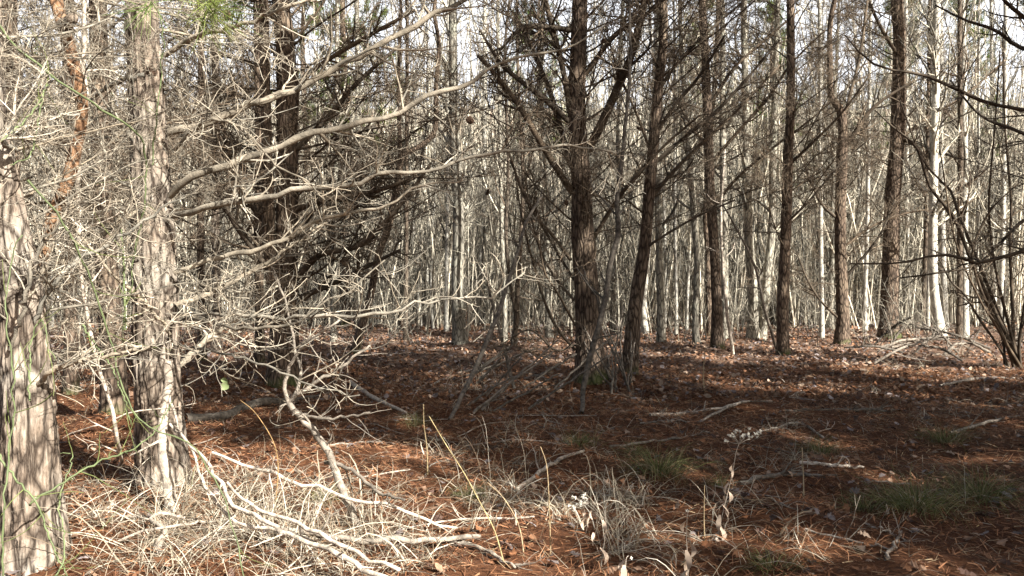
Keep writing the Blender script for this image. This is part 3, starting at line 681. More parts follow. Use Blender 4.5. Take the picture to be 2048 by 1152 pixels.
def hardwood(name, label, pts, d, mat, height=15.0, group=None, seed=0, h0=0.25, n=30, stems=None, twig=None):
    rng = np.random.default_rng(1000+seed)
    line, rad = trace(pts, d); line, rad = to_height(line, rad, height, 0.03, rng)
    b, l = seat(line)
    t = thing(name, label, 'tree', b, group)
    mb = MB()
    for k, st in enumerate([None]+(stems or [])):
        if st is None: ll, rr = l, rad
        else:
            s_, rr = trace(st, d); s_, rr = to_height(s_, rr, height*0.95, 0.03, rng); ll = s_-b
        me, P, R = trunk_mesh('trunk', ll, rr, mat, 16, 70, 0.05, seed+k, 0.35 if st is None else 0.1, 0.02); obj('trunk', me, t)
        bare_crown(mb, rng, P, R, h0, n, 1.0, 0.0048)
    obj('crown', mb.mesh('crown', twig or M_TWIG_HARD, True, True), t)
    return t

def straight(px, w, lean=0, py0=None, d=None):
    return [(px, py0, w*1.15), (px-lean*0.15, py0-60, w), (px+lean*0.3, 480, w*0.95), (px+lean*0.6, 300, w*0.88), (px+lean, 0, w*0.75)]

HW = [
 ('grey_trunked_tree', 'straight grey hardwood trunk with mottled bark alone behind the drooping dead limbs', [(921, 692, 34), (919, 670, 28), (915, 574, 24), (917, 435, 23), (910, 300, 20), (907, 174, 18), (905, 0, 16)], M_GREY, None),
 ('twin_trunk_tree', 'pale twin trunked hardwood forming a narrow V, moss between its feet', [(1505, 684, 22), (1505, 580, 19), (1498, 480, 18), (1494, 360, 17), (1491, 200, 14), (1488, 0, 12)], M_GREY, [[(1524, 684, 16), (1533, 560, 16), (1543, 470, 15), (1545, 360, 14), (1549, 200, 12), (1556, 0, 10)]]),
 ('pale_trunked_tree', 'widest white lit trunk right of the thick ragged pine', [(1881, 690, 27), (1876, 640, 19), (1868, 580, 17), (1866, 480, 16), (1868, 350, 15), (1871, 200, 14), (1874, 0, 14)], M_PALE, None),
 ('pale_trunked_tree', 'smooth pale pole close behind the widest white trunk', [(1890, 662, 15), (1888, 600, 13), (1884, 450, 12), (1882, 350, 11), (1880, 0, 9)], M_PALE, None),
 ('dark_stem_tree', 'dark straight stem touching a bright pale pole near the arching shrub', [(1918, 688, 13), (1919, 600, 11), (1920, 450, 11), (1921, 300, 10), (1919, 100, 8)], M_DARKBARK, None),
 ('pale_trunked_tree', 'bright pole directly beside the dark straight stem', [(1929, 686, 16), (1930, 600, 14), (1929, 450, 13), (1929, 300, 12), (1925, 0, 10)], M_PALE, None),
 ('pale_trunked_tree', 'thin white pole low between the bright pole and the arching shrub', straight(1953, 6, 6, 660), M_PALE, None),
 ('pale_trunked_tree', 'slender light stem just right of the thick ragged pine', straight(1816, 8, -4, 655), M_PALE, None),
 ('dark_stem_tree', 'thin dark stem between the ragged pine and the widest white trunk', straight(1848, 9, 12, 672), M_DARKBARK, None),
 ('pale_trunked_tree', 'slim grey white stem hugging the thin dark one by the widest white trunk', straight(1857, 7, 8, 674), M_PALE, None),
 ('pale_trunked_tree', 'lit pole seen through the arching shrub stems, thicker of two', straight(2003, 11, 8, 662), M_PALE, None),
 ('pale_trunked_tree', 'lit pole seen through the arching shrub stems, the thinner one', straight(1988, 8, -6, 655), M_PALE, None),
 ('pale_trunked_tree', 'bright slim pole alone between the clear trunked pine and the forked pine', straight(1643, 9, -4, 682), M_PALE, None),
 ('grey_trunked_tree', 'wavy grey stem left of the dark straight pine', [(1397, 694, 17), (1391, 670, 13), (1392, 600, 12), (1394, 520, 12), (1386, 420, 12), (1378, 300, 11), (1366, 150, 9), (1360, 0, 8)], M_GREY, None),
 ('green_grey_tree', 'greenish smooth trunk with dark notches right of the slim leaning pine', [(1322, 692, 18), (1322, 640, 15), (1319, 540, 14), (1316, 400, 14), (1312, 250, 12), (1318, 0, 10)], M_GREY, None),
 ('grey_trunked_tree', 'thick shaded grey trunk tucked behind the dark straight pine', [(1451, 687, 18), (1450, 600, 15), (1448, 450, 14), (1446, 300, 13), (1444, 0, 10)], M_GREY, None),
 ('green_grey_tree', 'mossy crooked stem left of the stout central pine, foot among fallen limbs', [(1100, 688, 16), (1096, 640, 12), (1095, 580, 11), (1092, 500, 11), (1098, 430, 11), (1092, 330, 10), (1082, 200, 9), (1085, 0, 8)], M_GREY, None),
 ('pale_trunked_tree', 'short bright white stem standing alone right of the mottled grey trunk', [(964, 650, 12), (960, 600, 10), (959, 550, 10), (963, 490, 9), (968, 350, 8), (970, 0, 6)], M_PALE, None),
 ('grey_trunked_tree', 'blue grey slender trunk beyond the small crooked pine', straight(722, 12, -8, 665), M_GREY, None),
 ('grey_trunked_tree', 'thin grey trunk right of the dark twin stemmed pine', straight(668, 11, 6, 694), M_GREY, None),
 ('pale_trunked_tree', 'light pole immediately right of the slim leaning pine, behind it', straight(1291, 12, 24, 664), M_PALE, None),
 ('grey_trunked_tree', 'grey curved pole in the gap between the central pine and the leaning one', [(1228, 668, 11), (1226, 600, 10), (1230, 520, 10), (1238, 420, 9), (1236, 250, 8), (1246, 0, 7)], M_GREY, None),
 ('dark_stem_tree', 'blackish forked stem among the thin poles left of the central pine', [(1024, 700, 12), (1033, 640, 10), (1036, 560, 9), (1042, 470, 8), (1046, 350, 7), (1036, 150, 6)], M_DARKBARK, [[(1034, 640, 8), (1020, 560, 7), (1012, 470, 7), (1016, 330, 6), (1010, 100, 5)]]),
 ('grey_trunked_tree', 'upright grey pole beside the blackish forked stem', straight(1008, 9, -12, 690), M_GREY, None),
 ('pale_trunked_tree', 'pale pole with dark leaning twig behind the forked lichened pine', straight(1731, 8, 10, 668), M_PALE, None),
 ('pale_trunked_tree', 'narrow light pole between the wavy grey stem and the greenish trunk', straight(1352, 6, -5, 668), M_PALE, None),
 ('reddish_stem_tree', 'reddish thin trunk beyond the crooked pine, left of the mottled grey trunk', straight(812, 9, 2, 690), M_DARKBARK, None),
 ('pale_trunked_tree', 'soft lit pole left of the mottled grey trunk', straight(893, 7, 4, 668), M_PALE, None),
]
for i, (nm, lab, pts, mat, st) in enumerate(HW):
    d = gd(pts[0][1])
    hardwood(nm, lab, pts, d, mat, 15.5, 'sunlit hardwoods behind the pines', i, 0.2, 34, st, M_TWIG_DARK if mat is M_DARKBARK else M_TWIG_HARD)

# far hardwoods and saplings, shared meshes
def hard_variant(seed, h, r, mat, n, h0, ls, bend=0.02):
    rng = np.random.default_rng(seed)
    P = grow(rng, np.zeros((1, 3)), np.array([[rng.normal()*0.04, rng.normal()*0.04, 1.0]]), np.array([h]), 16, bend, bend*1.2, 0.05)[0]
    R = np.linspace(r, r*0.25, 16); P[0, 2] = -0.2
    tm, PP, RR = trunk_mesh('trunk', P, R, mat, 9, 34, 0.05, seed, 0.25)
    mb = MB(); bare_crown(mb, rng, PP, RR, h0, n, ls, 0.0058, (5, 3))
    return tm, mb.mesh('crown', M_TWIG_HARD, True, True)
HV = [hard_variant(1200+i, 15, (0.105, 0.07, 0.13, 0.055)[i % 4], (M_PALE, M_GREY, M_DARKBARK, M_GREY, M_PALE)[i % 5], 52, 0.12, 1.0, 0.02+0.012*(i % 3)) for i in range(9)]
def sap_variant(seed, h, r):
    rng = np.random.default_rng(seed)
    P = grow(rng, np.zeros((1, 3)), np.array([[rng.normal()*0.1, rng.normal()*0.06, 1.0]]), np.array([h]), 12, 0.04, 0.05, 0.05)[0]
    R = np.linspace(r, r*0.2, 12); P[0, 2] = -0.1
    mb = MB(); tubes(mb, P, R, 6, [[0.95, 0.93, 0.88]]); bare_crown(mb, rng, P, R, 0.1, 26, 0.62, 0.0042, (6, 3))
    return mb.mesh('sapling', M_TWIG_HARD, True, True)
SV = [sap_variant(1300+i, 6.5, 0.026) for i in range(8)]

rng = np.random.default_rng(41)
taken = [((p[0][0]-1024)/F*gd(p[0][1]), gd(p[0][1])) for _, _, p, _, _ in HW]+[(1.2, 12.4), (1.8, 12.8), (-3.4, 12), (4.8, 18.6), (6, 17.7), (8.3, 20.3), (10.7, 22.6), (-3.4, 17.5)]
def scatter(n, y0, y1, mind, power=1.0, spread=0.72):
    out = []
    tries = 0
    while len(out) < n and tries < 60000:
        tries += 1
        y = y0+(y1-y0)*rng.random()**power; x = rng.uniform(-1, 1)*(spread*y+1.5)
        if all((x-a)**2+(y-b)**2 > mind**2 for a, b in taken):
            taken.append((x, y)); out.append((x, y))
    return out
tone = {id(M_DARKBARK): ('dark_stem_tree', 'dark leafless stem among paler ones in the wood far behind the pines', 'far dark stems'), id(M_PALE): ('pale_trunked_tree', 'pale straight pole among many alike in the sunlit wood far behind the pines', 'far pale poles'),
        id(M_GREY): ('grey_trunked_tree', 'grey slender trunk among many alike in the wood far behind the pines', 'far grey trunks')}
for k, (x, y) in enumerate(scatter(150, 28, 62, 0.8, 1.1)):
    tm, cm = HV[int(rng.integers(len(HV)))]
    nm, lab, grp = tone[id(tm.materials[0])]
    t = thing(nm, lab, 'tree', (x, y, float(ground_z(x, y))), grp)
    s = rng.uniform(0.4, 1.0); rz = float(rng.uniform(0, 6.28)); sc = (s*rng.uniform(0.8, 1.2),)*2+(rng.uniform(0.85, 1.1),)
    t.rotation_euler = (float(rng.normal()*0.035), float(rng.normal()*0.045), rz); t.scale = sc
    obj('trunk', tm, t); obj('crown', cm, t)
for k, (x, y) in enumerate(scatter(275, 23, 52, 0.42, 0.95)):
    o = obj('sapling', SV[int(rng.integers(len(SV)))], None, (x, y, float(ground_z(x, y))), (float(rng.normal()*0.09), float(rng.normal()*0.11), float(rng.uniform(0, 6.28))), float(rng.uniform(0.6, 1.35)))
    props(o, 'thin leafless sapling, one of many alike filling the sunlit wood behind the pines', 'sapling', 'saplings behind the pines')

# a few far evergreens whose green shows through the twigs
for (px, d, h, cb, s, lab) in [(690, 30, 17, 6.5, 1.2, 'green needled pine far off above the drooping limbs'), (610, 34, 16, 8, 1.2, 'distant evergreen with green top behind the dark twin pine'),
                               (1545, 36, 14, 5.5, 1.0, 'bright green pine top showing between the clear trunked pine and the dark straight one'), (1810, 42, 17, 7, 1.3, 'hazy evergreen far behind the ragged pine'),
                               (1925, 46, 18, 8, 1.4, 'distant evergreen above the pale poles beside the arching shrub'), (1080, 44, 18, 8, 1.3, 'distant evergreen seen behind the central pine limbs'), (1400, 48, 18, 9, 1.2, 'distant evergreen behind the dark straight pine')]:
    x = (px-1024)/F*d; z = float(ground_z(x, d))
    t = thing('evergreen_tree', lab, 'tree', (x, d, z), 'distant evergreens')
    me, P, R = trunk_mesh('trunk', np.array([[0, 0, -0.1], [0.1, 0, h*0.4], [-0.1, 0, h*0.7], [0, 0, h]]), np.array([0.17, 0.14, 0.1, 0.03]), M_PINE, 12, 40, 0.05, px); obj('trunk', me, t)
    add_crown(t, (0, 0, cb), h-cb, px, s)

# ---------------------------------------------------------------- thicket and distant woods (stuff)
def twig_mass(name, n, y0, y1, per, h0, h1, rmin, seed, mat, spread=0.74, lean=0.22, bend=0.05):
    r = np.random.default_rng(seed); mb = MB()
    y = y0+(y1-y0)*r.random(n)**1.1; x = r.uniform(-1, 1, n)*(spread*y+2)
    S = np.stack([x, y, ground_z(x, y)-0.05], 1); h = r.uniform(h0, h1, n)
    D = unit(np.stack([r.normal(size=n)*lean, r.normal(size=n)*lean, np.ones(n)], 1))
    P = grow(r, S, D, h, 7, bend, bend*1.4, 0.04); R = (rmin*1.0+0.0022*h)[:, None]*np.linspace(1, 0.35, 7)[None]
    c = lambda k: 0.15+1.6*r.random((k, 1))**2.2*np.array([[1, 0.96, 0.89]])  # skewed tint paints sunlit glints and shade onto the stems
    tubes(mb, P, R, 4, c(n))
    c1, r1 = sprout(r, P, R, per, 0.15, 1, 25, 65, 0.25, 1.0, 0.6, 5, 0.1, 0.13, 0.05, 0, rmin)
    tubes(mb, c1, r1, 3, c(len(c1)))
    c2, r2 = sprout(r, c1, r1, 2, 0.2, 1, 25, 65, 0.15, 0.5, 0.7, 4, 0.1, 0.13, 0.03, 0, rmin*0.8)
    tubes(mb, c2, r2, 3, c(len(c2)))
    return props(obj(name, mb.mesh(name, mat, True, True)), 'dense leafless brush of thin pale stems filling the wood behind the pines', 'brush', None, 'stuff')
twig_mass('undergrowth', 2400, 30, 66, 10, 0.8, 7.0, 0.0048, 51, M_TWIG_HARD)

twig_mass('brush_thicket', 800, 19.5, 44, 9, 0.6, 3.0, 0.0042, 54, M_TWIG_HARD, lean=0.45, bend=0.08)
twig_mass('stem_thicket', 3200, 28, 72, 11, 7.0, 15.0, 0.0048, 53, M_TWIG_HARD, lean=0.13, bend=0.035)
twig_mass('thicket', 1200, 29, 62, 24, 6.0, 13.0, 0.0046, 52, M_TWIG_HARD)

def far_woods(n, y0, y1, seed):
    r = np.random.default_rng(seed); mb = MB()
    y = y0+(y1-y0)*r.random(n); x = r.uniform(-1, 1, n)*(0.72*y+4)
    S = np.stack([x, y, ground_z(x, y)-0.2], 1); h = r.uniform(9, 17, n)
    D = unit(np.stack([r.normal(size=n)*0.09, r.normal(size=n)*0.09, np.ones(n)], 1))
    P = grow(r, S, D, h, 8, 0.03, 0.05, 0.05); R = (r.uniform(0.03, 0.13, n))[:, None]*np.linspace(1, 0.3, 8)[None]
    c = lambda k: 0.15+1.6*r.random((k, 1))**2.2*np.array([[1, 0.96, 0.89]])  # patchy sun on the far wood carried by the tint
    tubes(mb, P, R, 5, c(n))
    c1, r1 = sprout(r, P, R, 16, 0.15, 1, 25, 60, 0.8, 2.6, 0.5, 5, 0.08, 0.1, 0.06, 0, 0.011)
    tubes(mb, c1, r1, 3, c(len(c1)))
    c2, r2 = sprout(r, c1, r1, 4, 0.2, 1, 25, 65, 0.4, 1.3, 0.7, 4, 0.1, 0.13, 0.04, 0, 0.008)
    tubes(mb, c2, r2, 3, c(len(c2)))
    return props(obj('woods', mb.mesh('woods', M_TWIG_HARD, True, True)), 'distant leafless wood rising on the slope behind everything', 'wood', None, 'stuff')
far_woods(1900, 58, 130, 61)

# ---------------------------------------------------------------- ground
def mound(x, y):
    m = 0.0
    for bx, by, _ in BASES:
        if 3 < by < 28: m = m+0.11*np.exp(-((x-bx)**2+(y-by)**2)/0.5**2)
    return m
def build_ground():
    def axis(lo, hi, fine_lo, fine_hi, f, c):
        return np.unique(np.concatenate([np.arange(lo, fine_lo, c), np.arange(fine_lo, fine_hi, f), np.arange(fine_hi, hi+c, c)]))
    xs = axis(-220, 220, -14, 14, 0.12, 3.0); ys = axis(-60, 260, 1.5, 26, 0.12, 2.0)
    X, Y = np.meshgrid(xs, ys); Z = ground_z(X, Y)
    near = (np.abs(X) < 15)*(Y < 27)*(Y > 1)
    Z = Z+near*0.05*(vnoise(X*2.2, Y*2.2, 0*X)-0.5)+near*0.03*(vnoise(X*6, Y*6, 0*X+3)-0.5)
    Z = Z+mound(X, Y)
    V = np.stack([X, Y, Z], -1).reshape(-1, 3); ny, nx = X.shape
    i = np.arange(ny*nx).reshape(ny, nx)
    Q = np.stack([i[:-1, :-1], i[:-1, 1:], i[1:, 1:], i[1:, :-1]], -1).reshape(-1, 4)
    props(obj('ground', mesh_from('ground', V, Q, None, None, True, ground_material())), 'forest floor of rust brown needles and fallen leaves', 'ground', None, 'structure')
build_ground()
def gz(x, y):
    return ground_z(x, y)+0.05*(vnoise(x*2.2, y*2.2, 0*x)-0.5)+0.03*(vnoise(x*6, y*6, 0*x+3)-0.5)+mound(x, y)

# ---------------------------------------------------------------- litter (stuff)
def floor_points(r, n, y0, y1, power=1.0, spread=0.68, pad=0.8):
    # even on the ground, biased to the front by power
    u = r.random(n)**power; y = np.sqrt(y0*y0+(y1*y1-y0*y0)*u); x = r.uniform(-1, 1, n)*(spread*y+pad)
    return x, y
PALETTE = np.array([[0.19, 0.095, 0.05], [0.25, 0.155, 0.10], [0.34, 0.25, 0.18], [0.17, 0.14, 0.13], [0.085, 0.05, 0.037], [0.27, 0.125, 0.06], [0.24, 0.205, 0.195]])

OAK = np.array([[0, -0.5], [0.1, -0.42], [0.2, -0.2], [0.12, -0.1], [0.32, 0.05], [0.16, 0.14], [0.26, 0.32], [0.1, 0.36], [0, 0.52]])
def leaves(name, r, x, y, size, detail, colw, lift=0.02, label='', tilt=0.5):
    n = len(x)
    out = OAK if detail else np.array([[0, -0.5], [0.26, -0.1], [0.2, 0.25], [0, 0.5]])
    k = len(out)
    tpl = np.vstack([np.column_stack([out[:, 0], out[:, 1]]), np.column_stack([-out[1:-1, 0][::-1], out[1:-1, 1][::-1]])])
    m = len(tpl)
    s = size*r.uniform(0.6, 1.35, (n, 1)); bend = r.uniform(-0.9, 1.3, (n, 1)); fold = r.uniform(-0.4, 0.7, (n, 1))
    lx = tpl[None, :, 0]*s*r.uniform(0.8, 1.5, (n, 1)); ly = tpl[None, :, 1]*s
    lz = s*(bend*(tpl[None, :, 1]**2)+fold*np.abs(tpl[None, :, 0])) + r.normal(size=(n, m))*0.03*s
    yaw = r.uniform(0, 6.283, n); ti = r.normal(size=n)*tilt; ro = r.normal(size=n)*tilt
    cx, sx = np.cos(ti)[:, None], np.sin(ti)[:, None]; ly, lz = ly*cx-lz*sx, ly*sx+lz*cx
    cx, sx = np.cos(ro)[:, None], np.sin(ro)[:, None]; lx, lz = lx*cx+lz*sx, -lx*sx+lz*cx
    cx, sx = np.cos(yaw)[:, None], np.sin(yaw)[:, None]; gx, gy = lx*cx-ly*sx, lx*sx+ly*cx
    lz = lz-lz.min(1, keepdims=True)
    V = np.stack([gx+x[:, None], gy+y[:, None], lz+gz(x, y)[:, None]+r.uniform(0.0, lift, (n, 1))], -1).reshape(-1, 3)
    # fan of quads across the midrib: pair up the two sides
    q = []
    L = list(range(k)); Rr = [0]+[m-i for i in range(1, k-1)]+[k-1]
    for i in range(k-1):
        a, b2, c, d = L[i], L[i+1], Rr[i+1], Rr[i]
        q.append((a, b2, c, d))
    T = []; Qs = []
    for a, b2, c, d in q:
        u = []
        for v in (a, b2, c, d):
            if v not in u: u.append(v)
        (Qs if len(u) == 4 else T).append(u)
    off = (np.arange(n)*m)[:, None, None]
    Q = (np.array(Qs)[None]+off).reshape(-1, 4) if Qs else None
    Tt = (np.array(T)[None]+off).reshape(-1, 3) if T else None
    col = PALETTE[r.choice(len(PALETTE), n, p=colw)]*r.uniform(0.6, 1.25, (n, 1))
    me = mesh_from(name, V, Q, Tt, np.repeat(col, m, 0), False, M_LEAF)
    return props(obj(name, me), label, 'leaves', None, 'stuff')

r = np.random.default_rng(71)
x, y = floor_points(r, 4200, 3.6, 13)
leaves('fallen_leaves', r, x, y, 0.075, True, [0.30, 0.18, 0.09, 0.10, 0.22, 0.07, 0.04], label='scattered curled oak leaves on the near forest floor', tilt=0.25)
x, y = floor_points(r, 42000, 10.5, 30)
leaves('fallen_leaves', r, x, y, 0.09, False, [0.22, 0.23, 0.17, 0.13, 0.14, 0.05, 0.06], label='carpet of brown leaves under the middle trees', tilt=0.4)
x, y = floor_points(r, 32000, 28, 62)
leaves('fallen_leaves', r, x, y, 0.19, False, [0.08, 0.26, 0.36, 0.1, 0.09, 0.02, 0.09], label='sunlit carpet of tan leaves under the hardwoods', tilt=0.6)

def needle_litter():
    r = np.random.default_rng(81); n = 150000
    x, y = floor_points(r, n, 3.4, 15, 1.0)
    z = gz(x, y)+r.uniform(0.0, 0.025, n)
    yaw = r.uniform(0, 6.283, n); ti = r.normal(size=n)*0.25; l = r.uniform(0.04, 0.10, n)
    d = np.stack([np.cos(yaw)*np.cos(ti), np.sin(yaw)*np.cos(ti), np.abs(np.sin(ti))], 1)*l[:, None]
    w = np.stack([-np.sin(yaw), np.cos(yaw), r.normal(size=n)*0.4], 1)*(r.uniform(0.0012, 0.0024, n)*(1+y/14))[:, None]
    c = np.stack([x, y, z], 1)
    V = np.stack([c-w, c+w, c+d+w*0.6, c+d-w*0.6], 1).reshape(-1, 3)
    pal = np.array([[0.26, 0.122, 0.06], [0.165, 0.076, 0.04], [0.36, 0.195, 0.105], [0.08, 0.043, 0.027], [0.34, 0.25, 0.15]])
    col = pal[r.choice(5, n, p=[0.33, 0.27, 0.17, 0.14, 0.09])]*r.uniform(0.7, 1.2, (n, 1))
    me = mesh_from('needle_litter', V, np.arange(4*n).reshape(-1, 4), None, np.repeat(col, 4, 0), False, M_LEAF)
    props(obj('needle_litter', me), 'rust brown carpet of dropped pine needles', 'needles', None, 'stuff')
needle_litter()

def blades(mb, r, S, D, L, w, K=5, droop=0.18, col=None, kink=0.05):
    """flat curved blades"""
    M = len(S); P = np.empty((M, K, 3)); P[:, 0] = S; d = unit(D); st = (L/(K-1))[:, None]
    for k in range(1, K):
        d = d+r.normal(size=(M, 3))*kink; d[:, 2] -= droop*k/K; d = unit(d); P[:, k] = P[:, k-1]+d*st
    sd = unit(np.cross(D, r.normal(size=(M, 3))*np.array([0.4, 0.4, 0])+UP+0.01))
    ww = (np.asarray(w)*np.ones(M))[:, None]*np.linspace(1, 0.25, K)[None]
    V = np.stack([P-sd[:, None]*ww[..., None], P+sd[:, None]*ww[..., None]], 2)
    idx = np.arange(M*K*2).reshape(M, K, 2)
    Q = np.stack([idx[:, :-1, 0], idx[:, :-1, 1], idx[:, 1:, 1], idx[:, 1:, 0]], -1).reshape(-1, 4)
    mb.add(V.reshape(-1, 3), Q, None, np.repeat(col, K*2, 0))

STRAW = np.array([[0.44, 0.39, 0.295], [0.32, 0.275, 0.20], [0.56, 0.51, 0.41], [0.20, 0.15, 0.10]])
def dry_grass():
    r = np.random.default_rng(91); mb = MB()
    # clumps: centre px, py, spread m, count, length
    spots = [(430, 1060, 0.5, 430, 0.42), (250, 1090, 0.35, 300, 0.4), (600, 1080, 0.5, 300, 0.4), (780, 1050, 0.4, 150, 0.35), (560, 1010, 0.5, 150, 0.3), (700, 1120, 0.4, 220, 0.4), (520, 1130, 0.45, 280, 0.4), (350, 1130, 0.4, 280, 0.4), (420, 1010, 0.4, 220, 0.35), (880, 1120, 0.35, 150, 0.35),
             (1030, 1010, 0.28, 170, 0.42), (1100, 1040, 0.28, 170, 0.4), (1190, 1050, 0.3, 150, 0.38), (1250, 1000, 0.35, 200, 0.35), (990, 890, 0.35, 140, 0.3), (1060, 870, 0.4, 140, 0.3), (1000, 960, 0.4, 120, 0.3),
             (1560, 905, 0.4, 90, 0.3), (1650, 870, 0.4, 110, 0.3), (1780, 830, 0.6, 130, 0.35), (1960, 800, 0.6, 160, 0.35), (1850, 980, 0.4, 90, 0.3), (1330, 1020, 0.5, 200, 0.35), (1400, 1090, 0.4, 200, 0.35),
             (840, 900, 0.4, 120, 0.3), (930, 830, 0.5, 110, 0.3), (1300, 780, 0.7, 120, 0.3), (1000, 770, 0.8, 150, 0.35), (880, 780, 0.6, 110, 0.35), (1830, 730, 1.0, 160, 0.35), (1920, 720, 0.9, 160, 0.4), (380, 960, 0.35, 160, 0.35), (160, 1000, 0.3, 140, 0.35), (1150, 900, 0.5, 110, 0.28), (870, 1000, 0.4, 130, 0.35)]
    for px, py, sp, n, ln in spots:
        d = gd(py); c = W(px, py, d)
        k = max(3, n//28)
        cc = r.normal(size=(k, 2))*sp*0.8; pk = r.integers(0, k, n)
        x = c[0]+cc[pk, 0]+r.normal(size=n)*0.06; y = c[1]+cc[pk, 1]+r.normal(size=n)*0.06
        S = np.stack([x, y, gz(x, y)], 1)
        D = unit(np.stack([r.normal(size=n)*0.55, r.normal(size=n)*0.55, r.uniform(0.02, 0.62, n)], 1))
        blades(mb, r, S, D, r.uniform(0.4, 1.35, n)*ln*(1.45 if px < 900 and py > 1000 else 1.1), r.uniform(0.0010, 0.0038, n)*np.where(r.random(n) < 0.06, 2.0, 1.0), 7, 0.5, STRAW[r.integers(0, 4, n)]*r.uniform(0.7, 1.15, (n, 1)), 0.08)
    # thin scatter everywhere
    n = 9000; x, y = floor_points(r, n, 3.6, 18)
    S = np.stack([x, y, gz(x, y)], 1); D = unit(np.stack([r.normal(size=n), r.normal(size=n), r.uniform(0.05, 0.8, n)], 1))
    blades(mb, r, S, D, r.uniform(0.1, 0.34, n), 0.002, 5, 0.4, STRAW[r.integers(0, 4, n)]*r.uniform(0.5, 1.0, (n, 1)), 0.08)
    props(obj('dry_grass', mb.mesh('dry_grass', M_STRAW, False, True)), 'bleached dry grass lying over the needles', 'dry grass', None, 'stuff')
dry_grass()

# green tufts, each a thing
TUFT = [(1318, 945, 0.30, 220, 'green grass tuft in the middle of the shaded floor, left of the tall dry weed'), (1835, 1010, 0.30, 240, 'widest green grass tuft, drooping over the needles'), (1960, 990, 0.32, 220, 'dark green tuft at the edge beside the widest tuft'),
        (1640, 885, 0.24, 140, 'small olive tuft mixed with straw beyond the tall dry weed'), (1890, 865, 0.28, 150, 'grey green tuft in a patch of light near the shrub'), (1730, 995, 0.18, 90, 'thin bright green sprig left of the widest tuft'),
        (945, 985, 0.16, 110, 'low green clump at the foot of a long straw stem'), (830, 830, 0.2, 90, 'yellowish tuft lit by sun behind a leaning stick'), (1160, 890, 0.2, 90, 'faint green tuft straight in front of the stout central pine'), (1270, 900, 0.18, 80, 'sparse green tuft between the central pine and the dark middle floor'),
        (1545, 1105, 0.16, 80, 'short broad bladed green sprout close to the camera'), (650, 985, 0.16, 90, 'dim green tuft under the pale fallen poles'), (1440, 960, 0.14, 60, 'tiny upright green sprig beside the tall dry weed')]
r = np.random.default_rng(95)
GREEN = np.array([[0.10, 0.125, 0.04], [0.16, 0.165, 0.06], [0.075, 0.09, 0.035], [0.30, 0.26, 0.14]])
for px, py, sp, n, lab in TUFT:
    d = gd(py+14); c = W(px, py, d); b = np.array([c[0], d, float(gz(np.array(c[0]), np.array(d)))]); n = int(n*1.7); sp = sp*1.3
    mb = MB(); a = r.uniform(0, 6.283, n); rr = np.abs(r.normal(size=n))*sp*0.28
    S = np.stack([np.cos(a)*rr, np.sin(a)*rr, np.zeros(n)-0.01], 1); D = unit(np.stack([np.cos(a)*r.uniform(0.1, 1.0, n), np.sin(a)*r.uniform(0.1, 1.0, n), r.uniform(0.5, 1, n)], 1))
    blades(mb, r, S, D, r.uniform(0.5, 1.15, n)*sp, 0.0019, 6, 0.75, GREEN[r.choice(4, n, p=[0.27, 0.28, 0.17, 0.28])]*r.uniform(0.7, 1.2, (n, 1)), 0.05)
    props(obj('grass_tuft', mb.mesh('grass_tuft', M_GRASS, False, True), None, b), lab, 'grass', 'green grass tufts on the floor')

# ---------------------------------------------------------------- sticks, poles, canes
def stick(name, label, pts, mat=None, group=None, cat='stick', seed=0, twigs=0, K=16, sides=8, ls=0.5, wig=0.006, tint=1.0, forks=()):
    """[(px,py,w,d)]; d None = lying on the ground at that row"""
    rng = np.random.default_rng(3000+seed)
    if cat == 'pole': pts = [(q[0], q[1], q[2]*0.72, q[3]) for q in pts]
    def ln(pp):
        out = []
        for px, py, w, d in pp:
            dd = d if d else gd(py)
            p = W(px, py, dd)
            if not d: p[2] = float(gz(np.array(p[0]), np.array(p[1])))+w/2/F*dd*0.7+0.008
            out.append((*p, w/2/F*dd))
        return np.array(out)
    L = smooth_line(ln(pts), K); L[1:-1, :3] += rng.normal(size=(K-2, 3))*wig
    b = L[0, :3].copy()
    mb = MB(); P = (L[:, :3]-b)[None]; R = np.maximum(np.abs(L[None, :, 3]), 0.0015)
    tubes(mb, P, R, sides, [[tint*rng.uniform(0.85, 1.1)]*3])
    if twigs:
        c1, r1 = sprout(rng, P, R, twigs, 0.2, 1, 25, 70, 0.15*ls, 0.9*ls, 0.5, 7, 0.12, 0.14, 0.02, 0.2, 0.0022)
        tubes(mb, c1, r1, 4, tint*rng.uniform(0.7, 1.2, (len(c1), 1))*np.ones((1, 3)))
        c2, r2 = sprout(rng, c1, r1, 3, 0.2, 1, 25, 70, 0.06*ls, 0.4*ls, 0.6, 5, 0.15, 0.15, 0.02, 0.1, 0.0018)
        tubes(mb, c2, r2, 3, tint*rng.uniform(0.7, 1.2, (len(c2), 1))*np.ones((1, 3)))
    o = obj(name, mb.mesh(name, mat or M_STICK, True, True), None, b)
    props(o, label, cat, group)
    for i, f in enumerate(forks):
        Lf = smooth_line(ln(f), K); Lf[1:-1, :3] += rng.normal(size=(K-2, 3))*wig
        m2 = MB(); P = (Lf[:, :3]-b)[None]; R = np.maximum(np.abs(Lf[None, :, 3]), 0.0015)
        tubes(m2, P, R, 6, [[tint]*3])
        c1, r1 = sprout(rng, P, R, 7, 0.2, 1, 25, 70, 0.1, 0.45, 0.5, 6, 0.12, 0.14, 0.02, 0.2, 0.002); tubes(m2, c1, r1, 3, tint*rng.uniform(0.8, 1.2, (len(c1), 1))*np.ones((1, 3)))
        obj('fork', m2.mesh('fork', mat or M_STICK, True, True), o)
    return o

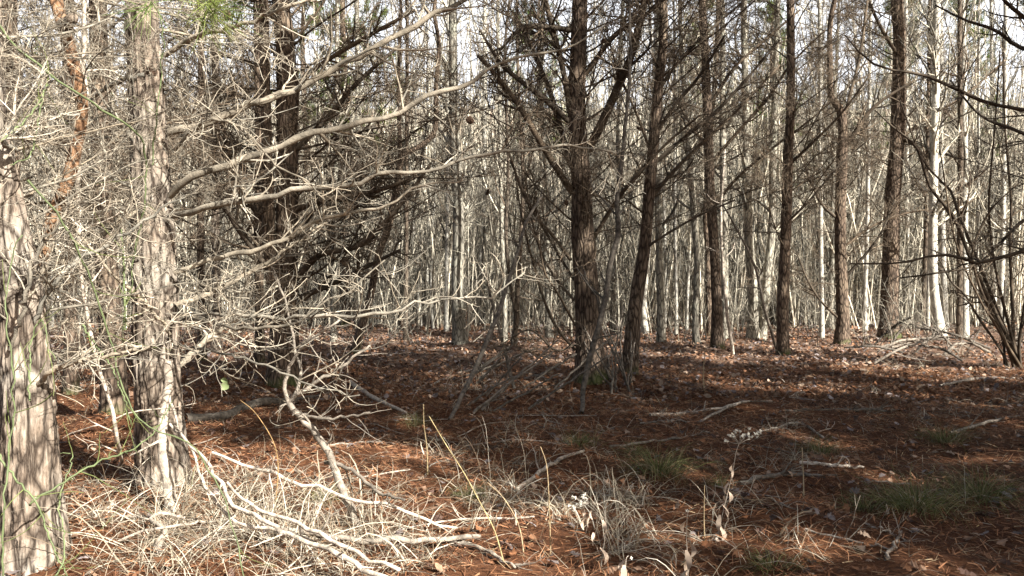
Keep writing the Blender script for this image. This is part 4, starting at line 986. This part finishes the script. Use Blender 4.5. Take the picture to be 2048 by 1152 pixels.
stick('fallen_branch', 'forked dead branch standing crooked in the sun, its butt in the straw', [(712, 1055, 17, None), (692, 992, 16, 5.0), (665, 930, 15, 5.05), (640, 880, 14, 5.1), (605, 838, 13, 5.1), (577, 805, 12, 5.15)], M_STICK, None, 'branch', 1, 3, tint=0.55,
      forks=[[(577, 805, 10, 5.15), (570, 770, 9, 5.15), (590, 712, 8, 5.1), (630, 670, 6, 5.0), (680, 640, 4, 5.0)],
             [(577, 805, 9, 5.15), (625, 770, 8, 5.1), (690, 728, 6, 5.1), (740, 690, 4, 5.1)],
             [(577, 806, 8, 5.15), (600, 760, 7, 5.3), (592, 700, 6, 5.4), (570, 600, 5, 5.5), (548, 545, 4, 5.5)],
             [(650, 925, 9, 5.1), (700, 940, 8, 5.0), (760, 985, 7, 4.9), (810, 1000, 5, 4.8)],
             [(600, 830, 7, 5.15), (660, 838, 6, 5.0), (740, 825, 4, 4.9)]])
stick('log', 'dark fallen limb lying level between the big sunlit pine and the forked dead branch', [(370, 850, 20, None), (440, 838, 19, None), (510, 820, 17, None), (580, 808, 14, None), (640, 790, 8, None)], M_DARKBARK and M_STICK, None, 'log', 2, 2, tint=0.3)
POLE = 'bleached fallen poles in the straw'  # raised tints give the pale poles their overexposed sun glare
stick('fallen_pole', 'long thin glare whitened pole slanting across the lit ground from the big pine', [(425, 905, 8, 5.3), (500, 935, 9, 5.2), (580, 960, 10, 5.1), (690, 992, 10, 4.95), (800, 1025, 9, 4.85), (915, 1062, 7, None)], M_STICK, POLE, 'pole', 3, 5, tint=1.15, wig=0.012)
stick('fallen_pole', 'brightest glare whitened pole, thick, sloping down through the straw toward the camera', [(340, 848, 7, 5.1), (400, 910, 9, 4.8), (430, 955, 10, 4.65), (500, 1030, 12, 4.4), (580, 1070, 13, 4.2), (660, 1105, 15, 4.05), (780, 1160, 17, 3.8)], M_STICK, POLE, 'pole', 4, 5, tint=1.25, wig=0.012, K=26)
stick('fallen_pole', 'slimmer glare whitened pole lying close along the brightest one', [(455, 965, 7, 4.7), (510, 1010, 10, 4.5), (600, 1052, 12, 4.3), (690, 1092, 12, 4.1), (800, 1140, 10, 3.9)], M_STICK, POLE, 'pole', 31, 4, tint=1.1, wig=0.01)
stick('fallen_pole', 'grey brown pole lying level beneath the white ones', [(520, 1045, 14, 4.6), (600, 1065, 16, 4.55), (700, 1078, 17, 4.5), (820, 1082, 16, 4.5), (960, 1080, 12, None)], M_STICK, POLE, 'pole', 5, 2, tint=0.75)
stick('fallen_pole', 'thin curved pole running beside the brightest one', [(380, 890, 7, 5.0), (410, 970, 8, 4.8), (460, 1035, 10, 4.5), (530, 1055, 11, 4.4), (610, 1075, 10, 4.3), (720, 1130, 9, 4.0)], M_STICK, POLE, 'pole', 6, 3, tint=1.2)
stick('fallen_pole', 'pale pole angled from the big pine foot to the nearest trunk', [(258, 985, 9, None), (220, 1010, 9, 5.2), (180, 1045, 9, 4.9), (150, 1075, 8, 4.8)], M_STICK, POLE, 'pole', 7, 2, tint=1.4)
stick('fallen_pole', 'long level pale pole over the nearest straw below the big pine', [(130, 1120, 7, None), (210, 1090, 8, 4.4), (290, 1060, 8, 4.4), (380, 1048, 7, 4.5), (470, 1040, 6, None)], M_STICK, POLE, 'pole', 8, 3, tint=0.9)
stick('fallen_pole', 'grey hooked branch curling out of the straw in front of the big pine', [(350, 1150, 20, 4.2), (315, 1100, 17, 4.3), (330, 1060, 12, 4.4), (300, 1040, 8, 4.5), (320, 1026, 7, 4.6), (370, 1035, 6, 4.6)], M_STICK, POLE, 'branch', 9, 3, tint=0.75)
stick('broken_stub', 'broken grey stub hanging down the front of the big pine root', [(338, 720, 17, 5.2), (332, 800, 18, 5.2), (325, 860, 20, 5.15), (330, 930, 22, 5.1), (340, 1010, 26, 5.05), (345, 1045, 24, 5.0)], M_STICK, None, 'branch', 10, 4, tint=0.95)
stick('dead_sapling', 'slim whitish upright stem hanging between the orange snag and the big pine', [(243, 960, 7, None), (236, 880, 8, 5.2), (212, 785, 8, 5.1), (186, 690, 8, 5.0), (170, 600, 8, 4.95), (160, 520, 8, 4.9), (157, 400, 9, 4.85), (164, 280, 10, 4.8), (172, 200, 9, 4.8), (168, 60, 8, 4.8), (172, -60, 6, 4.8)], M_STICK, None, 'stem', 11, 16, 30, tint=1.15, ls=0.8)
stick('bare_sapling', 'thin S shaped sapling crossing in front of the stout central pine', [(1163, 828, 9, None), (1166, 790, 10, 10.0), (1172, 745, 11, 10.1), (1196, 660, 11, 10.2), (1212, 591, 11, 10.3), (1223, 521, 11, 10.3), (1238, 462, 10, 10.3), (1233, 400, 9, 10.3), (1241, 340, 8, 10.4), (1252, 250, 7, 10.4), (1262, 120, 6, 10.4), (1258, -20, 5, 10.4)], M_STICK, None, 'sapling', 12, 14, 30, tint=0.27, ls=1.3)
stick('leaning_stick', 'bare stick leaning up through the dead limbs left of the stout central pine', [(899, 842, 8, None), (922, 795, 9, 9.4), (946, 745, 10, 9.8), (990, 643, 9, 10.3), (1026, 538, 8, 10.8), (1050, 450, 6, 11.2), (1085, 390, 4, 11.4)], M_STICK, None, 'stick', 13, 8, tint=0.45, ls=1.0)
stick('leaning_stick', 'shorter grey stick propped against the leaning one, its foot in leaves', [(1030, 780, 7, None), (1018, 735, 7, 11.9), (1002, 670, 6, 12.0), (985, 610, 5, 12.0), (970, 540, 4, 12)], M_STICK, None, 'stick', 14, 5, tint=0.45, ls=0.8)
stick('bare_sapling', 'pale whip of a sapling just right of the dark straight pine', [(1466, 712, 7, None), (1456, 640, 7, 17.5), (1446, 540, 6, 17.5), (1442, 430, 5, 17.5), (1450, 300, 4, 17.5)], M_STICK, None, 'sapling', 15, 8, tint=1.0, ls=1.0)
stick('bare_sapling', 'dark whip leaning over beside the clear trunked pine', [(1553, 702, 6, None), (1530, 620, 6, 18.6), (1512, 540, 5, 18.6), (1480, 470, 4, 18.6), (1440, 400, 3, 18.6)], M_STICK, None, 'sapling', 16, 7, tint=0.5, ls=1.0)
rngS = np.random.default_rng(101)
# brush heap against the central pine
CANE = 'thin canes heaped against the central pine'
for k in range(13):
    px = rngS.uniform(1200, 1262); d = rngS.uniform(11.3, 12.2); pb = HZ+CAMH*F/d
    tx = px-rngS.uniform(-25, 70); ty = rngS.uniform(600, 715)
    stick('dead_cane', 'thin dead cane in the leaning heap between the central pine and its slim neighbour', [(px, pb, rngS.uniform(3, 5), d), ((px+tx)/2+rngS.normal()*6, (pb+ty)/2, 3.5, d+0.1), (tx, ty, 2, d+0.35)], M_STICK, CANE, 'cane', 40+k, 3, tint=float(rngS.uniform(0.25, 0.55)), ls=0.6)
for k in range(14):
    px = rngS.uniform(880, 1110); d = rngS.uniform(9.5, 13.5); pb = HZ+CAMH*F/d
    tx = px+rngS.uniform(60, 170); ty = pb-rngS.uniform(40, 130)
    stick('dead_cane', 'thin dry cane slanting low over the leaves left of the central pine', [(px, pb, rngS.uniform(3, 6), d), ((px+tx)/2, (pb+ty)/2+rngS.normal()*6, 4, d-0.1), (tx, ty, 3, d-0.3)], M_STICK, 'slanting canes left of the central pine', 'cane', 70+k, 3, tint=float(rngS.uniform(0.3, 0.7)), ls=0.6)
# brush by the ragged pine
for k in range(15):
    px = rngS.uniform(1740, 2010); d = rngS.uniform(15.5, 21); pb = HZ+CAMH*F/d
    tx = px+rngS.choice([-1, 1])*rngS.uniform(40, 150); ty = pb-rngS.uniform(5, 65)
    stick('brush_branch', 'dry branch in the low brush heap between the ragged pine and the arching shrub', [(px, pb-4, rngS.uniform(4, 7), d), ((px+tx)/2, (pb+ty)/2-10, 5, d), (tx, ty, 3, d+rngS.uniform(-1, 1))], M_STICK, 'low brush heap by the ragged pine', 'branch', 90+k, 6, tint=float(rngS.uniform(0.22, 0.6)), ls=1.1)
# lying sticks
SEEN = [((1300, 838), (1400, 824), (1500, 816), 6, 0.9, 'long level stick crossing the shade right of the central pine'), ((1400, 850), (1480, 818), (1545, 812), 5, 0.9, 'curved twiggy stick in the shade beyond the tall dry weed'),
        ((1570, 828), (1680, 825), (1800, 820), 7, 0.35, 'dark branch lying level before the forked pine'), ((1600, 925), (1680, 938), (1728, 940), 7, 1.3, 'wavy pale stick in a fleck of sun'),
        ((1220, 905), (1330, 885), (1420, 868), 5, 0.5, 'dark slanting stick on the needles'), ((1030, 985), (1110, 935), (1168, 920), 8, 0.9, 'lichened grey stick with forked end on the dim needles'),
        ((1480, 965), (1570, 950), (1650, 958), 9, 0.5, 'brown limb half sunk in needles behind the widest tuft'), ((1610, 1067), (1700, 1085), (1790, 1110), 5, 0.9, 'thin curved twig on the dark needles'),
        ((1730, 1050), (1780, 1075), (1810, 1095), 4, 0.8, 'short thin twig on the darkest needles'), ((1770, 1130), (1790, 1100), (1803, 1070), 7, 0.8, 'small stick pointing away on the darkest needles'),
        ((1900, 870), (1980, 850), (2040, 845), 6, 0.6, 'broken pale stick at the edge of the dim floor'), ((1880, 775), (1950, 765), (2040, 755), 6, 0.8, 'thin stick lying in the lit patch in front of the shrub'),
        ((700, 770), (740, 800), (812, 828), 9, 0.9, 'crooked branch end resting on needles in the dark'), ((860, 775), (930, 745), (1010, 735), 5, 0.7, 'slim stick among leaves behind the leaning stick'),
        ((1280, 855), (1350, 850), (1380, 852), 4, 0.6, 'stub of a twig near the central pine'), ((1650, 870), (1600, 850), (1525, 862), 5, 0.8, 'bent twig touching the tall weed head'),
        ((650, 895), (720, 880), (790, 885), 4, 0.8, 'thin twig on the sunlit rust needles'), ((880, 1085), (960, 1105), (1030, 1148), 9, 0.8, 'grey branch curving out of the straw at the bottom edge')]
for k, (a, b_, c, w, tn, lab) in enumerate(SEEN):
    stick('fallen_stick', lab, [(*a, w, None), (*b_, w, None), (*c, w*0.6, None)], M_STICK, 'sticks lying on the needles', 'stick', 120+k, 4, tint=tn, ls=0.45)
for k in range(130):
    d = rngS.uniform(4.8, 24); pb = HZ+CAMH*F/d; px = rngS.uniform(150, 1950); a = rngS.uniform(0, 6.28); l = rngS.uniform(0.3, 1.2)
    p = W(px, pb, d); q = p+np.array([math.cos(a), math.sin(a), 0])*l
    def back(v): return (v[0]/v[1]*F+1024, HZ+CAMH*F/v[1])
    m_ = (p+q)/2+np.array([rngS.normal()*0.05, rngS.normal()*0.05, 0])
    if q[1] < 4.3: continue
    stick('fallen_twig', 'small dead twig lying in the litter, one of many scattered alike', [(*back(p), 0.014/d*F, None), (*back(m_), 0.012/m_[1]*F, None), (*back(q), 0.007/q[1]*F, None)], M_STICK, 'small twigs scattered in the litter', 'twig', 160+k, 3, 8, 5, 0.35, tint=float(rngS.uniform(0.4, 1.2)))

# ---------------------------------------------------------------- arching shrub at the right
def shrub():
    d = gd(735); b = W(2030, 735, d); b[2] = float(gz(np.array(b[0]), np.array(b[1])))
    t = thing('multi_stem_shrub', 'tall leafless shrub with many dark stems arching up and outward from one foot', 'shrub', b)
    S = [[(2036, 738, 10), (2022, 690, 11), (1990, 625, 10), (1947, 532, 9), (1926, 478, 9), (1905, 430, 8), (1880, 400, 8), (1860, 375, 7), (1850, 345, 7), (1830, 290, 6), (1790, 258, 5), (1750, 220, 3)],
         [(2034, 738, 9), (2018, 680, 9), (1975, 570, 8), (1938, 478, 7), (1914, 420, 6), (1904, 385, 6), (1875, 355, 5), (1840, 310, 4), (1800, 200, 3)],
         [(2030, 738, 8), (2005, 670, 8), (1975, 610, 7), (1955, 560, 7), (1945, 500, 6), (1975, 430, 5), (2000, 400, 4), (2045, 360, 3)],
         [(2038, 738, 8), (2020, 660, 8), (2000, 580, 7), (1985, 500, 6), (1978, 400, 5), (1990, 250, 4), (2000, 100, 3)],
         [(2040, 738, 9), (2028, 690, 9), (2025, 600, 8), (2020, 500, 7), (2022, 400, 6), (2010, 250, 5), (2005, 50, 3)],
         [(2042, 738, 8), (2038, 690, 8), (2048, 620, 7), (2060, 540, 6), (2070, 400, 5), (2060, 200, 3)],
         [(2020, 735, 7), (1995, 690, 6), (1960, 640, 6), (1930, 590, 5), (1900, 560, 4), (1870, 500, 3)],
         [(2010, 740, 7), (2008, 690, 6), (2007, 640, 5), (2010, 560, 4)],
         [(2046, 742, 9), (2020, 700, 8), (1985, 640, 6), (1960, 600, 5), (1910, 480, 4), (1880, 300, 3)]]
    for i, pts in enumerate(S):
        rng = np.random.default_rng(4000+i)
        pp = [(a, c, w, d+0.25*math.sin(i*2.1)*k/len(pts)*3) for k, (a, c, w) in enumerate(pts)]
        line, rad = trace(pp, d); rad = rad*0.82; L = smooth_line(np.column_stack([line-b, rad]), 26); L[0, 2] = -0.05
        mb = MB(); twig_out(mb, rng, L[None, :, :3], np.abs(L[None, :, 3]), (9, 4, 2), True, 0.003, 7, lscale=0.9)
        obj('stem', mb.mesh('stem', M_TWIG_PINE, True, True), t)
shrub()

# ---------------------------------------------------------------- vines
VG = 'green vine stems around the near pines'
def vine(label, pts, d0, seed, w=6):
    rng = np.random.default_rng(5000+seed)
    line = np.array([W(px, py, d) for px, py, d in pts]); K = 40
    L = smooth_line(line, K); L[1:-1] += rng.normal(size=(K-2, 3))*0.004
    b = L[0].copy(); mb = MB(); P = (L-b)[None]; R = np.full((1, K), w*0.66/2/F*d0)*np.linspace(1, 0.55, K)[None]
    R = R*(1+0.25*(np.arange(K) % 6 == 0))
    tubes(mb, P, R, 7, [[1, 1, 1]])
    c1, r1 = sprout(rng, P, R, 6, 0.1, 0.95, 30, 70, 0.12, 0.5, 0.6, 7, 0.1, 0.1, 0.0, 0, 0.0018); tubes(mb, c1, r1, 4, rng.uniform(0.8, 1.3, (len(c1), 1))*np.array([[1, 0.95, 0.7]]))
    c2, r2 = sprout(rng, P, R, 22, 0.02, 0.98, 60, 90, 0.012, 0.03, 0.5, 3, 0.1, 0.1, 0, 0, 0.0011); tubes(mb, c2, r2, 3, np.full((len(c2), 3), 0.8))
    props(obj('green_vine', mb.mesh('green_vine', M_VINE, True, True), None, b), label, 'vine', VG)
vine('longest green vine slanting down from the corner and dropping before the big pine', [(-20, 30, 3.9), (35, 94, 4.0), (115, 160, 4.1), (215, 226, 4.3), (278, 267, 4.5), (286, 295, 4.6), (293, 347, 4.7), (289, 400, 4.7), (278, 462, 4.8), (267, 511, 4.8), (262, 574, 4.8), (250, 615, 4.8), (246, 690, 4.9)], 4.4, 1, 7)
vine('short upright green stem in front of the big pine', [(251, 660, 4.7), (250, 600, 4.7), (247, 520, 4.7), (243, 459, 4.7)], 4.7, 2, 7)
vine('long green vine arcing from the nearest trunk down across the straw to the bottom edge', [(55, 360, 3.7), (130, 450, 3.8), (180, 560, 3.9), (222, 680, 4.0), (250, 790, 4.0), (288, 846, 4.0), (382, 891, 4.0), (430, 960, 3.95), (455, 1016, 3.9), (472, 1082, 3.85), (488, 1150, 3.8), (500, 1200, 3.8)], 3.9, 3, 6)
vine('green vine rising from the nearest root toward the big pine', [(60, 1010, 3.8), (76, 995, 3.8), (184, 931, 4.0), (278, 891, 4.3), (323, 842, 4.5), (345, 800, 4.7)], 4.1, 4, 6)
vine('green vine draped down the nearest root', [(-5, 905, 3.5), (31, 960, 3.5), (70, 1002, 3.5), (94, 1065, 3.5), (125, 1134, 3.5), (140, 1190, 3.5)], 3.5, 5, 7)
vine('yellow green stem standing at the edge before the nearest trunk', [(5, 1180, 3.4), (8, 1000, 3.4), (22, 880, 3.5), (30, 760, 3.5), (10, 640, 3.5), (20, 540, 3.6), (45, 470, 3.6)], 3.5, 6, 6)
vine('slim green stem beside the nearest trunk, bent at a joint', [(60, 800, 3.7), (62, 690, 3.8), (85, 640, 3.8), (95, 690, 3.8), (110, 720, 3.8)], 3.8, 7, 5)
vine('green stem slanting low before the dark slim trunk', [(165, 650, 4.2), (190, 690, 4.2), (222, 733, 4.2), (248, 796, 4.2), (262, 850, 4.2)], 4.2, 8, 6)
vine('green vine crossing over the orange snag', [(-20, 300, 3.7), (60, 230, 3.9), (95, 170, 4.1), (75, 240, 4.1), (60, 310, 4.0), (20, 330, 3.8)], 3.9, 9, 6)
vine('green stem low in the straw near the nearest root', [(100, 1180, 3.9), (130, 1100, 4.0), (118, 1000, 4.1), (146, 912, 4.2), (118, 908, 4.2)], 4.0, 10, 5)
vine('pale green stem before the top of the big pine', [(305, 330, 4.7), (312, 240, 4.7), (322, 150, 4.7), (325, 60, 4.6), (305, -20, 4.6)], 4.7, 11, 5)

# ---------------------------------------------------------------- dry weeds and straw stems
def weed(label, stem_pts, d, head, leaves_at, seed, hs=0.03, hn=50, cat='weed'):
    rng = np.random.default_rng(6000+seed)
    L = smooth_line(np.array([W(px, py, d) for px, py in stem_pts]), 24)
    L[0, 2] = float(gz(np.array(L[0, 0]), np.array(L[0, 1]))); b = L[0].copy()
    t = thing('dry_weed', label, cat, b, 'dry weeds with pale seed heads')
    mb = MB(); tubes(mb, (L-b)[None], np.linspace(0.0035, 0.0018, 24)[None], 6, [[0.9]*3])
    hm = MB()
    for px, py, k in head:
        c = W(px, py, d)-b
        tubes(mb, np.stack([L[-1]-b, (L[-1]-b+c)/2+rng.normal(size=3)*0.006, c])[None], np.array([[0.0014, 0.0012, 0.001]]), 4, [[0.9]*3])
        n = k; S = np.repeat(c[None], n, 0)+rng.normal(size=(n, 3))*0.009
        for s_ in S:   # tiny fluffy tufts
            m = 14; D = unit(rng.normal(size=(m, 3))); q = np.cross(D, rng.normal(size=(m, 3))); q = unit(q)*0.0034
            e = s_+D*rng.uniform(0.005, 0.0125, (m, 1))
            hm.add(np.stack([np.repeat(s_[None], m, 0)-q, np.repeat(s_[None], m, 0)+q, e+q*0.6, e-q*0.6], 1).reshape(-1, 3), np.arange(4*m).reshape(-1, 4), None, [[rng.uniform(0.8, 1.1)]*3])
    obj('stem', mb.mesh('stem', M_STICK, True, True), t)
    obj('seed_head', hm.mesh('seed_head', M_BLOOM, False, True), t)
    for px, py, s in leaves_at:
        c = W(px, py, d)-b; a = rng.uniform(0, 6.28); n = 6
        u = np.linspace(0, 1, n); w = 0.011*s*np.sin(np.pi*(0.12+0.8*u)); cu = rng.uniform(-1, 1)
        ctr = c+np.stack([np.cos(a)*(0.025*np.sin(u*2.5))*s, np.sin(a)*(0.025*np.sin(u*2.5))*s, -0.06*s*u], 1)
        sd = np.stack([np.cos(a+1.5+cu*u*3), np.sin(a+1.5+cu*u*3), 0.2*u], 1)*w[:, None]
        V = np.concatenate([ctr-sd, ctr+sd]); Q = [[i, i+n, i+n+1, i+1] for i in range(n-1)]
        obj('leaf', mesh_from('leaf', V, Q, None, np.full((2*n, 3), 1.0)*np.array([0.42, 0.33, 0.25])*rng.uniform(0.75, 1.2), True, M_LEAF), t)
weed('dry weed bent over with a lumpy white seed head and limp curled leaves', [(1200, 1150), (1206, 1100), (1212, 1060), (1208, 1020), (1195, 1007), (1178, 1006)], 4.3, [(1150, 995, 4), (1165, 990, 4), (1158, 1003, 4), (1145, 1012, 3), (1170, 1000, 4), (1140, 1016, 2), (1160, 1012, 3)],
     [(1165, 1020, 1.0), (1172, 1035, 1.2), (1192, 1010, 1.3), (1205, 1040, 1.2), (1208, 1075, 1.5), (1187, 1065, 1.1), (1200, 1095, 1.5), (1178, 1030, 1.2)], 1)
weed('tall dry weed with a branching cream seed head standing in the shade', [(1428, 1120), (1438, 1060), (1452, 1000), (1465, 945), (1472, 905), (1478, 888)], 4.9, [(1456, 868, 3), (1452, 880, 3), (1470, 862, 3), (1482, 872, 4), (1492, 870, 3), (1500, 876, 3), (1512, 868, 3), (1522, 862, 3), (1466, 874, 3), (1477, 858, 2), (1497, 862, 2)],
     [(1468, 925, 1.0), (1465, 940, 1.1), (1462, 955, 1.2), (1458, 965, 1.2), (1454, 980, 1.3), (1448, 992, 1.3), (1445, 1010, 1.5), (1440, 1030, 1.5), (1436, 1050, 1.6), (1432, 1075, 1.6), (1442, 1060, 1.5), (1450, 1020, 1.2)], 2)
weed('withered weed stalk with ragged hanging leaves at the bottom edge between the two flowering weeds', [(1375, 1190), (1376, 1130), (1373, 1080), (1374, 1040), (1376, 1020)], 4.2, [(1376, 1022, 1)], [(1374, 1040, 1.2), (1371, 1060, 1.4), (1375, 1080, 1.5), (1372, 1100, 1.6), (1378, 1120, 1.6), (1374, 1140, 1.6)], 3)
weed('small withered stalk with shrivelled leaves low at the bottom edge', [(1248, 1200), (1250, 1160), (1252, 1120), (1256, 1112)], 4.0, [(1256, 1112, 1)], [(1252, 1118, 1.2), (1248, 1130, 1.5), (1254, 1140, 1.4), (1247, 1150, 1.5)], 4)

def straw_stem(label, pts, d, seed, w=3.2, col=(1.15, 1.0, 0.55)):
    L = smooth_line(np.array([W(px, py, dd) for px, py, dd in [(p[0], p[1], p[2] if len(p) > 2 else d) for p in pts]]), 26); b = L[0].copy()
    mb = MB(); tubes(mb, (L-b)[None], (np.linspace(w, w*0.4, 26)/2/F*d)[None], 6, [col])
    props(obj('straw_stalk', mb.mesh('straw_stalk', M_STICK, True, True), None, b), label, 'grass stem', 'tall dry stems')
straw_stem('longest yellow straw stem arching from the bottom edge up past the leaning stick', [(1020, 1190), (1013, 1148), (990, 1064), (962, 1009), (928, 946), (893, 891), (858, 832)], 4.3, 1, 3.4, (0.85, 0.8, 0.5))
straw_stem('upright brown stalk right of the longest straw stem', [(1102, 1190), (1101, 1100), (1098, 1000), (1093, 930), (1081, 893)], 4.5, 2, 3.5, (0.8, 0.7, 0.5))
straw_stem('arching pale stalk over the near straw', [(1052, 1160), (1040, 1060), (1010, 1000), (975, 965)], 4.5, 3, 3.5, (0.9, 0.8, 0.6))
straw_stem('thin lone stalk standing before the wavy grey trunk', [(1408, 790), (1407, 740), (1411, 690)], 11.2, 4, 3, (1.0, 0.9, 0.7))
straw_stem('orange curved stalk right of the forked dead branch', [(552, 1000), (556, 930), (545, 880), (510, 825), (480, 800)], 4.9, 5, 2.8, (0.9, 0.68, 0.38))
straw_stem('pale upright stalk with a kink beside the ladder of twigs', [(855, 960), (854, 900), (848, 850), (847, 808)], 6.5, 6, 4, (1.1, 1.0, 0.7))
straw_stem('thin stalk to the right of the tall dry weed', [(1607, 1010), (1607, 960), (1604, 895)], 5.8, 7, 3.5, (0.9, 0.85, 0.7))
straw_stem('yellow straw leaning across the darkest floor', [(1888, 1105), (1930, 1070), (1958, 1050)], 5.0, 8, 3.5, (1.0, 0.85, 0.5))
straw_stem('brown stalk by the bottom edge at the withered weeds', [(1410, 1100), (1408, 1040), (1409, 970)], 4.9, 9, 3, (0.8, 0.7, 0.5))

# the one green leaf caught in the twigs by the big pine
def green_leaf():
    d = 5.0; c = W(455, 765, d); rr = np.random.default_rng(8); mb = MB()
    for (dx, dz, ang, s) in ((0.0, 0.0, -2.2, 0.06), (0.0, 0.01, 3.0, 0.045)):
        n = 7; u = np.linspace(0, 1, n); w = 0.42*s*np.sin(np.pi*np.clip(u*0.92+0.06, 0, 1)); dirv = np.array([math.cos(ang), 0.1, math.sin(ang)])
        ctr = np.array([dx, 0, dz])+dirv*s*u[:, None]; sd = np.array([-dirv[2], 0.3, dirv[0]])
        V = np.concatenate([ctr-sd*w[:, None], ctr+np.array([0, 0.01, 0]), ctr+sd*w[:, None]])
        Q = [[i, i+n, i+n+1, i+1] for i in range(n-1)]+[[i+n, i+2*n, i+2*n+1, i+n+1] for i in range(n-1)]
        mb.add(V, Q, None, [[0.19, 0.235, 0.11]])
    props(obj('green_leaf', mb.mesh('green_leaf', M_GRASS, True, True), None, c), 'single pale green leaf caught in the bare twigs right of the big sunlit pine', 'leaf')
green_leaf()

# ---------------------------------------------------------------- light, sky, camera
SUN_AZ, SUN_EL = 134.0, 35.0     # azimuth from +Y clockwise
w = bpy.data.worlds.new('World'); SC.world = w; w.use_nodes = True
nt = w.node_tree; sky = nt.nodes.new('ShaderNodeTexSky'); sky.sky_type = 'NISHITA'; sky.sun_disc = False
sky.sun_elevation = math.radians(SUN_EL); sky.sun_rotation = math.radians(SUN_AZ); sky.air_density = 1.0; sky.dust_density = 4.0; sky.ozone_density = 1.0
bg = nt.nodes['Background']; bg.inputs['Strength'].default_value = 0.05
# invented cloud bank low over the wood, whitens the sky like glare, blue between
tc = N(nt, 'ShaderNodeTexCoord'); sp = N(nt, 'ShaderNodeSeparateXYZ'); nt.links.new(tc.outputs['Generated'], sp.inputs[0])
cn = N(nt, 'ShaderNodeTexNoise', Scale=3.5, Detail=6.0, Roughness=0.6); nt.links.new(tc.outputs['Generated'], cn.inputs['Vector'])
def mrange(src, a, b):
    m = N(nt, 'ShaderNodeMapRange', interpolation_type='SMOOTHSTEP'); m.inputs[1].default_value = a; m.inputs[2].default_value = b
    nt.links.new(src, m.inputs[0]); return m.outputs[0]
def mul(a, b):
    m = N(nt, 'ShaderNodeMath', operation='MULTIPLY'); nt.links.new(a, m.inputs[0]); nt.links.new(b, m.inputs[1]); return m.outputs[0]
cf = mul(mul(mrange(sp.outputs['Y'], 0.15, 0.5), mrange(sp.outputs['Z'], 0.62, 0.32)), mrange(cn.outputs['Fac'], 0.15, 0.42))
nt.links.new(mix(nt, cf, sky.outputs[0], (9.5, 9.8, 10.4)), bg.inputs['Color'])
sl = bpy.data.lights.new('sun', 'SUN'); sl.energy = 5.0; sl.angle = math.radians(0.5); sl.color = (1.0, 0.955, 0.89)
so = bpy.data.objects.new('sun', sl); COL.objects.link(so)
to_sun = Vector((math.sin(math.radians(SUN_AZ))*math.cos(math.radians(SUN_EL)), math.cos(math.radians(SUN_AZ))*math.cos(math.radians(SUN_EL)), math.sin(math.radians(SUN_EL))))
so.rotation_euler = to_sun.to_track_quat('Z', 'Y').to_euler(); so.location = to_sun*40

cam = bpy.data.cameras.new('camera'); co = bpy.data.objects.new('camera', cam); COL.objects.link(co)
cam.sensor_width = 36; cam.lens = 36*F/2048; cam.clip_start = 0.05; cam.clip_end = 1000
co.location = (0, 0, CAMH); co.rotation_euler = (math.radians(90), 0, 0)
SC.camera = co
vs = SC.view_settings; vs.view_transform = 'Standard'; vs.look = 'None'; vs.gamma = 1.0; vs.exposure = 1.85
SC.cycles.max_bounces = 6; SC.cycles.diffuse_bounces = 3; SC.cycles.transparent_max_bounces = 4
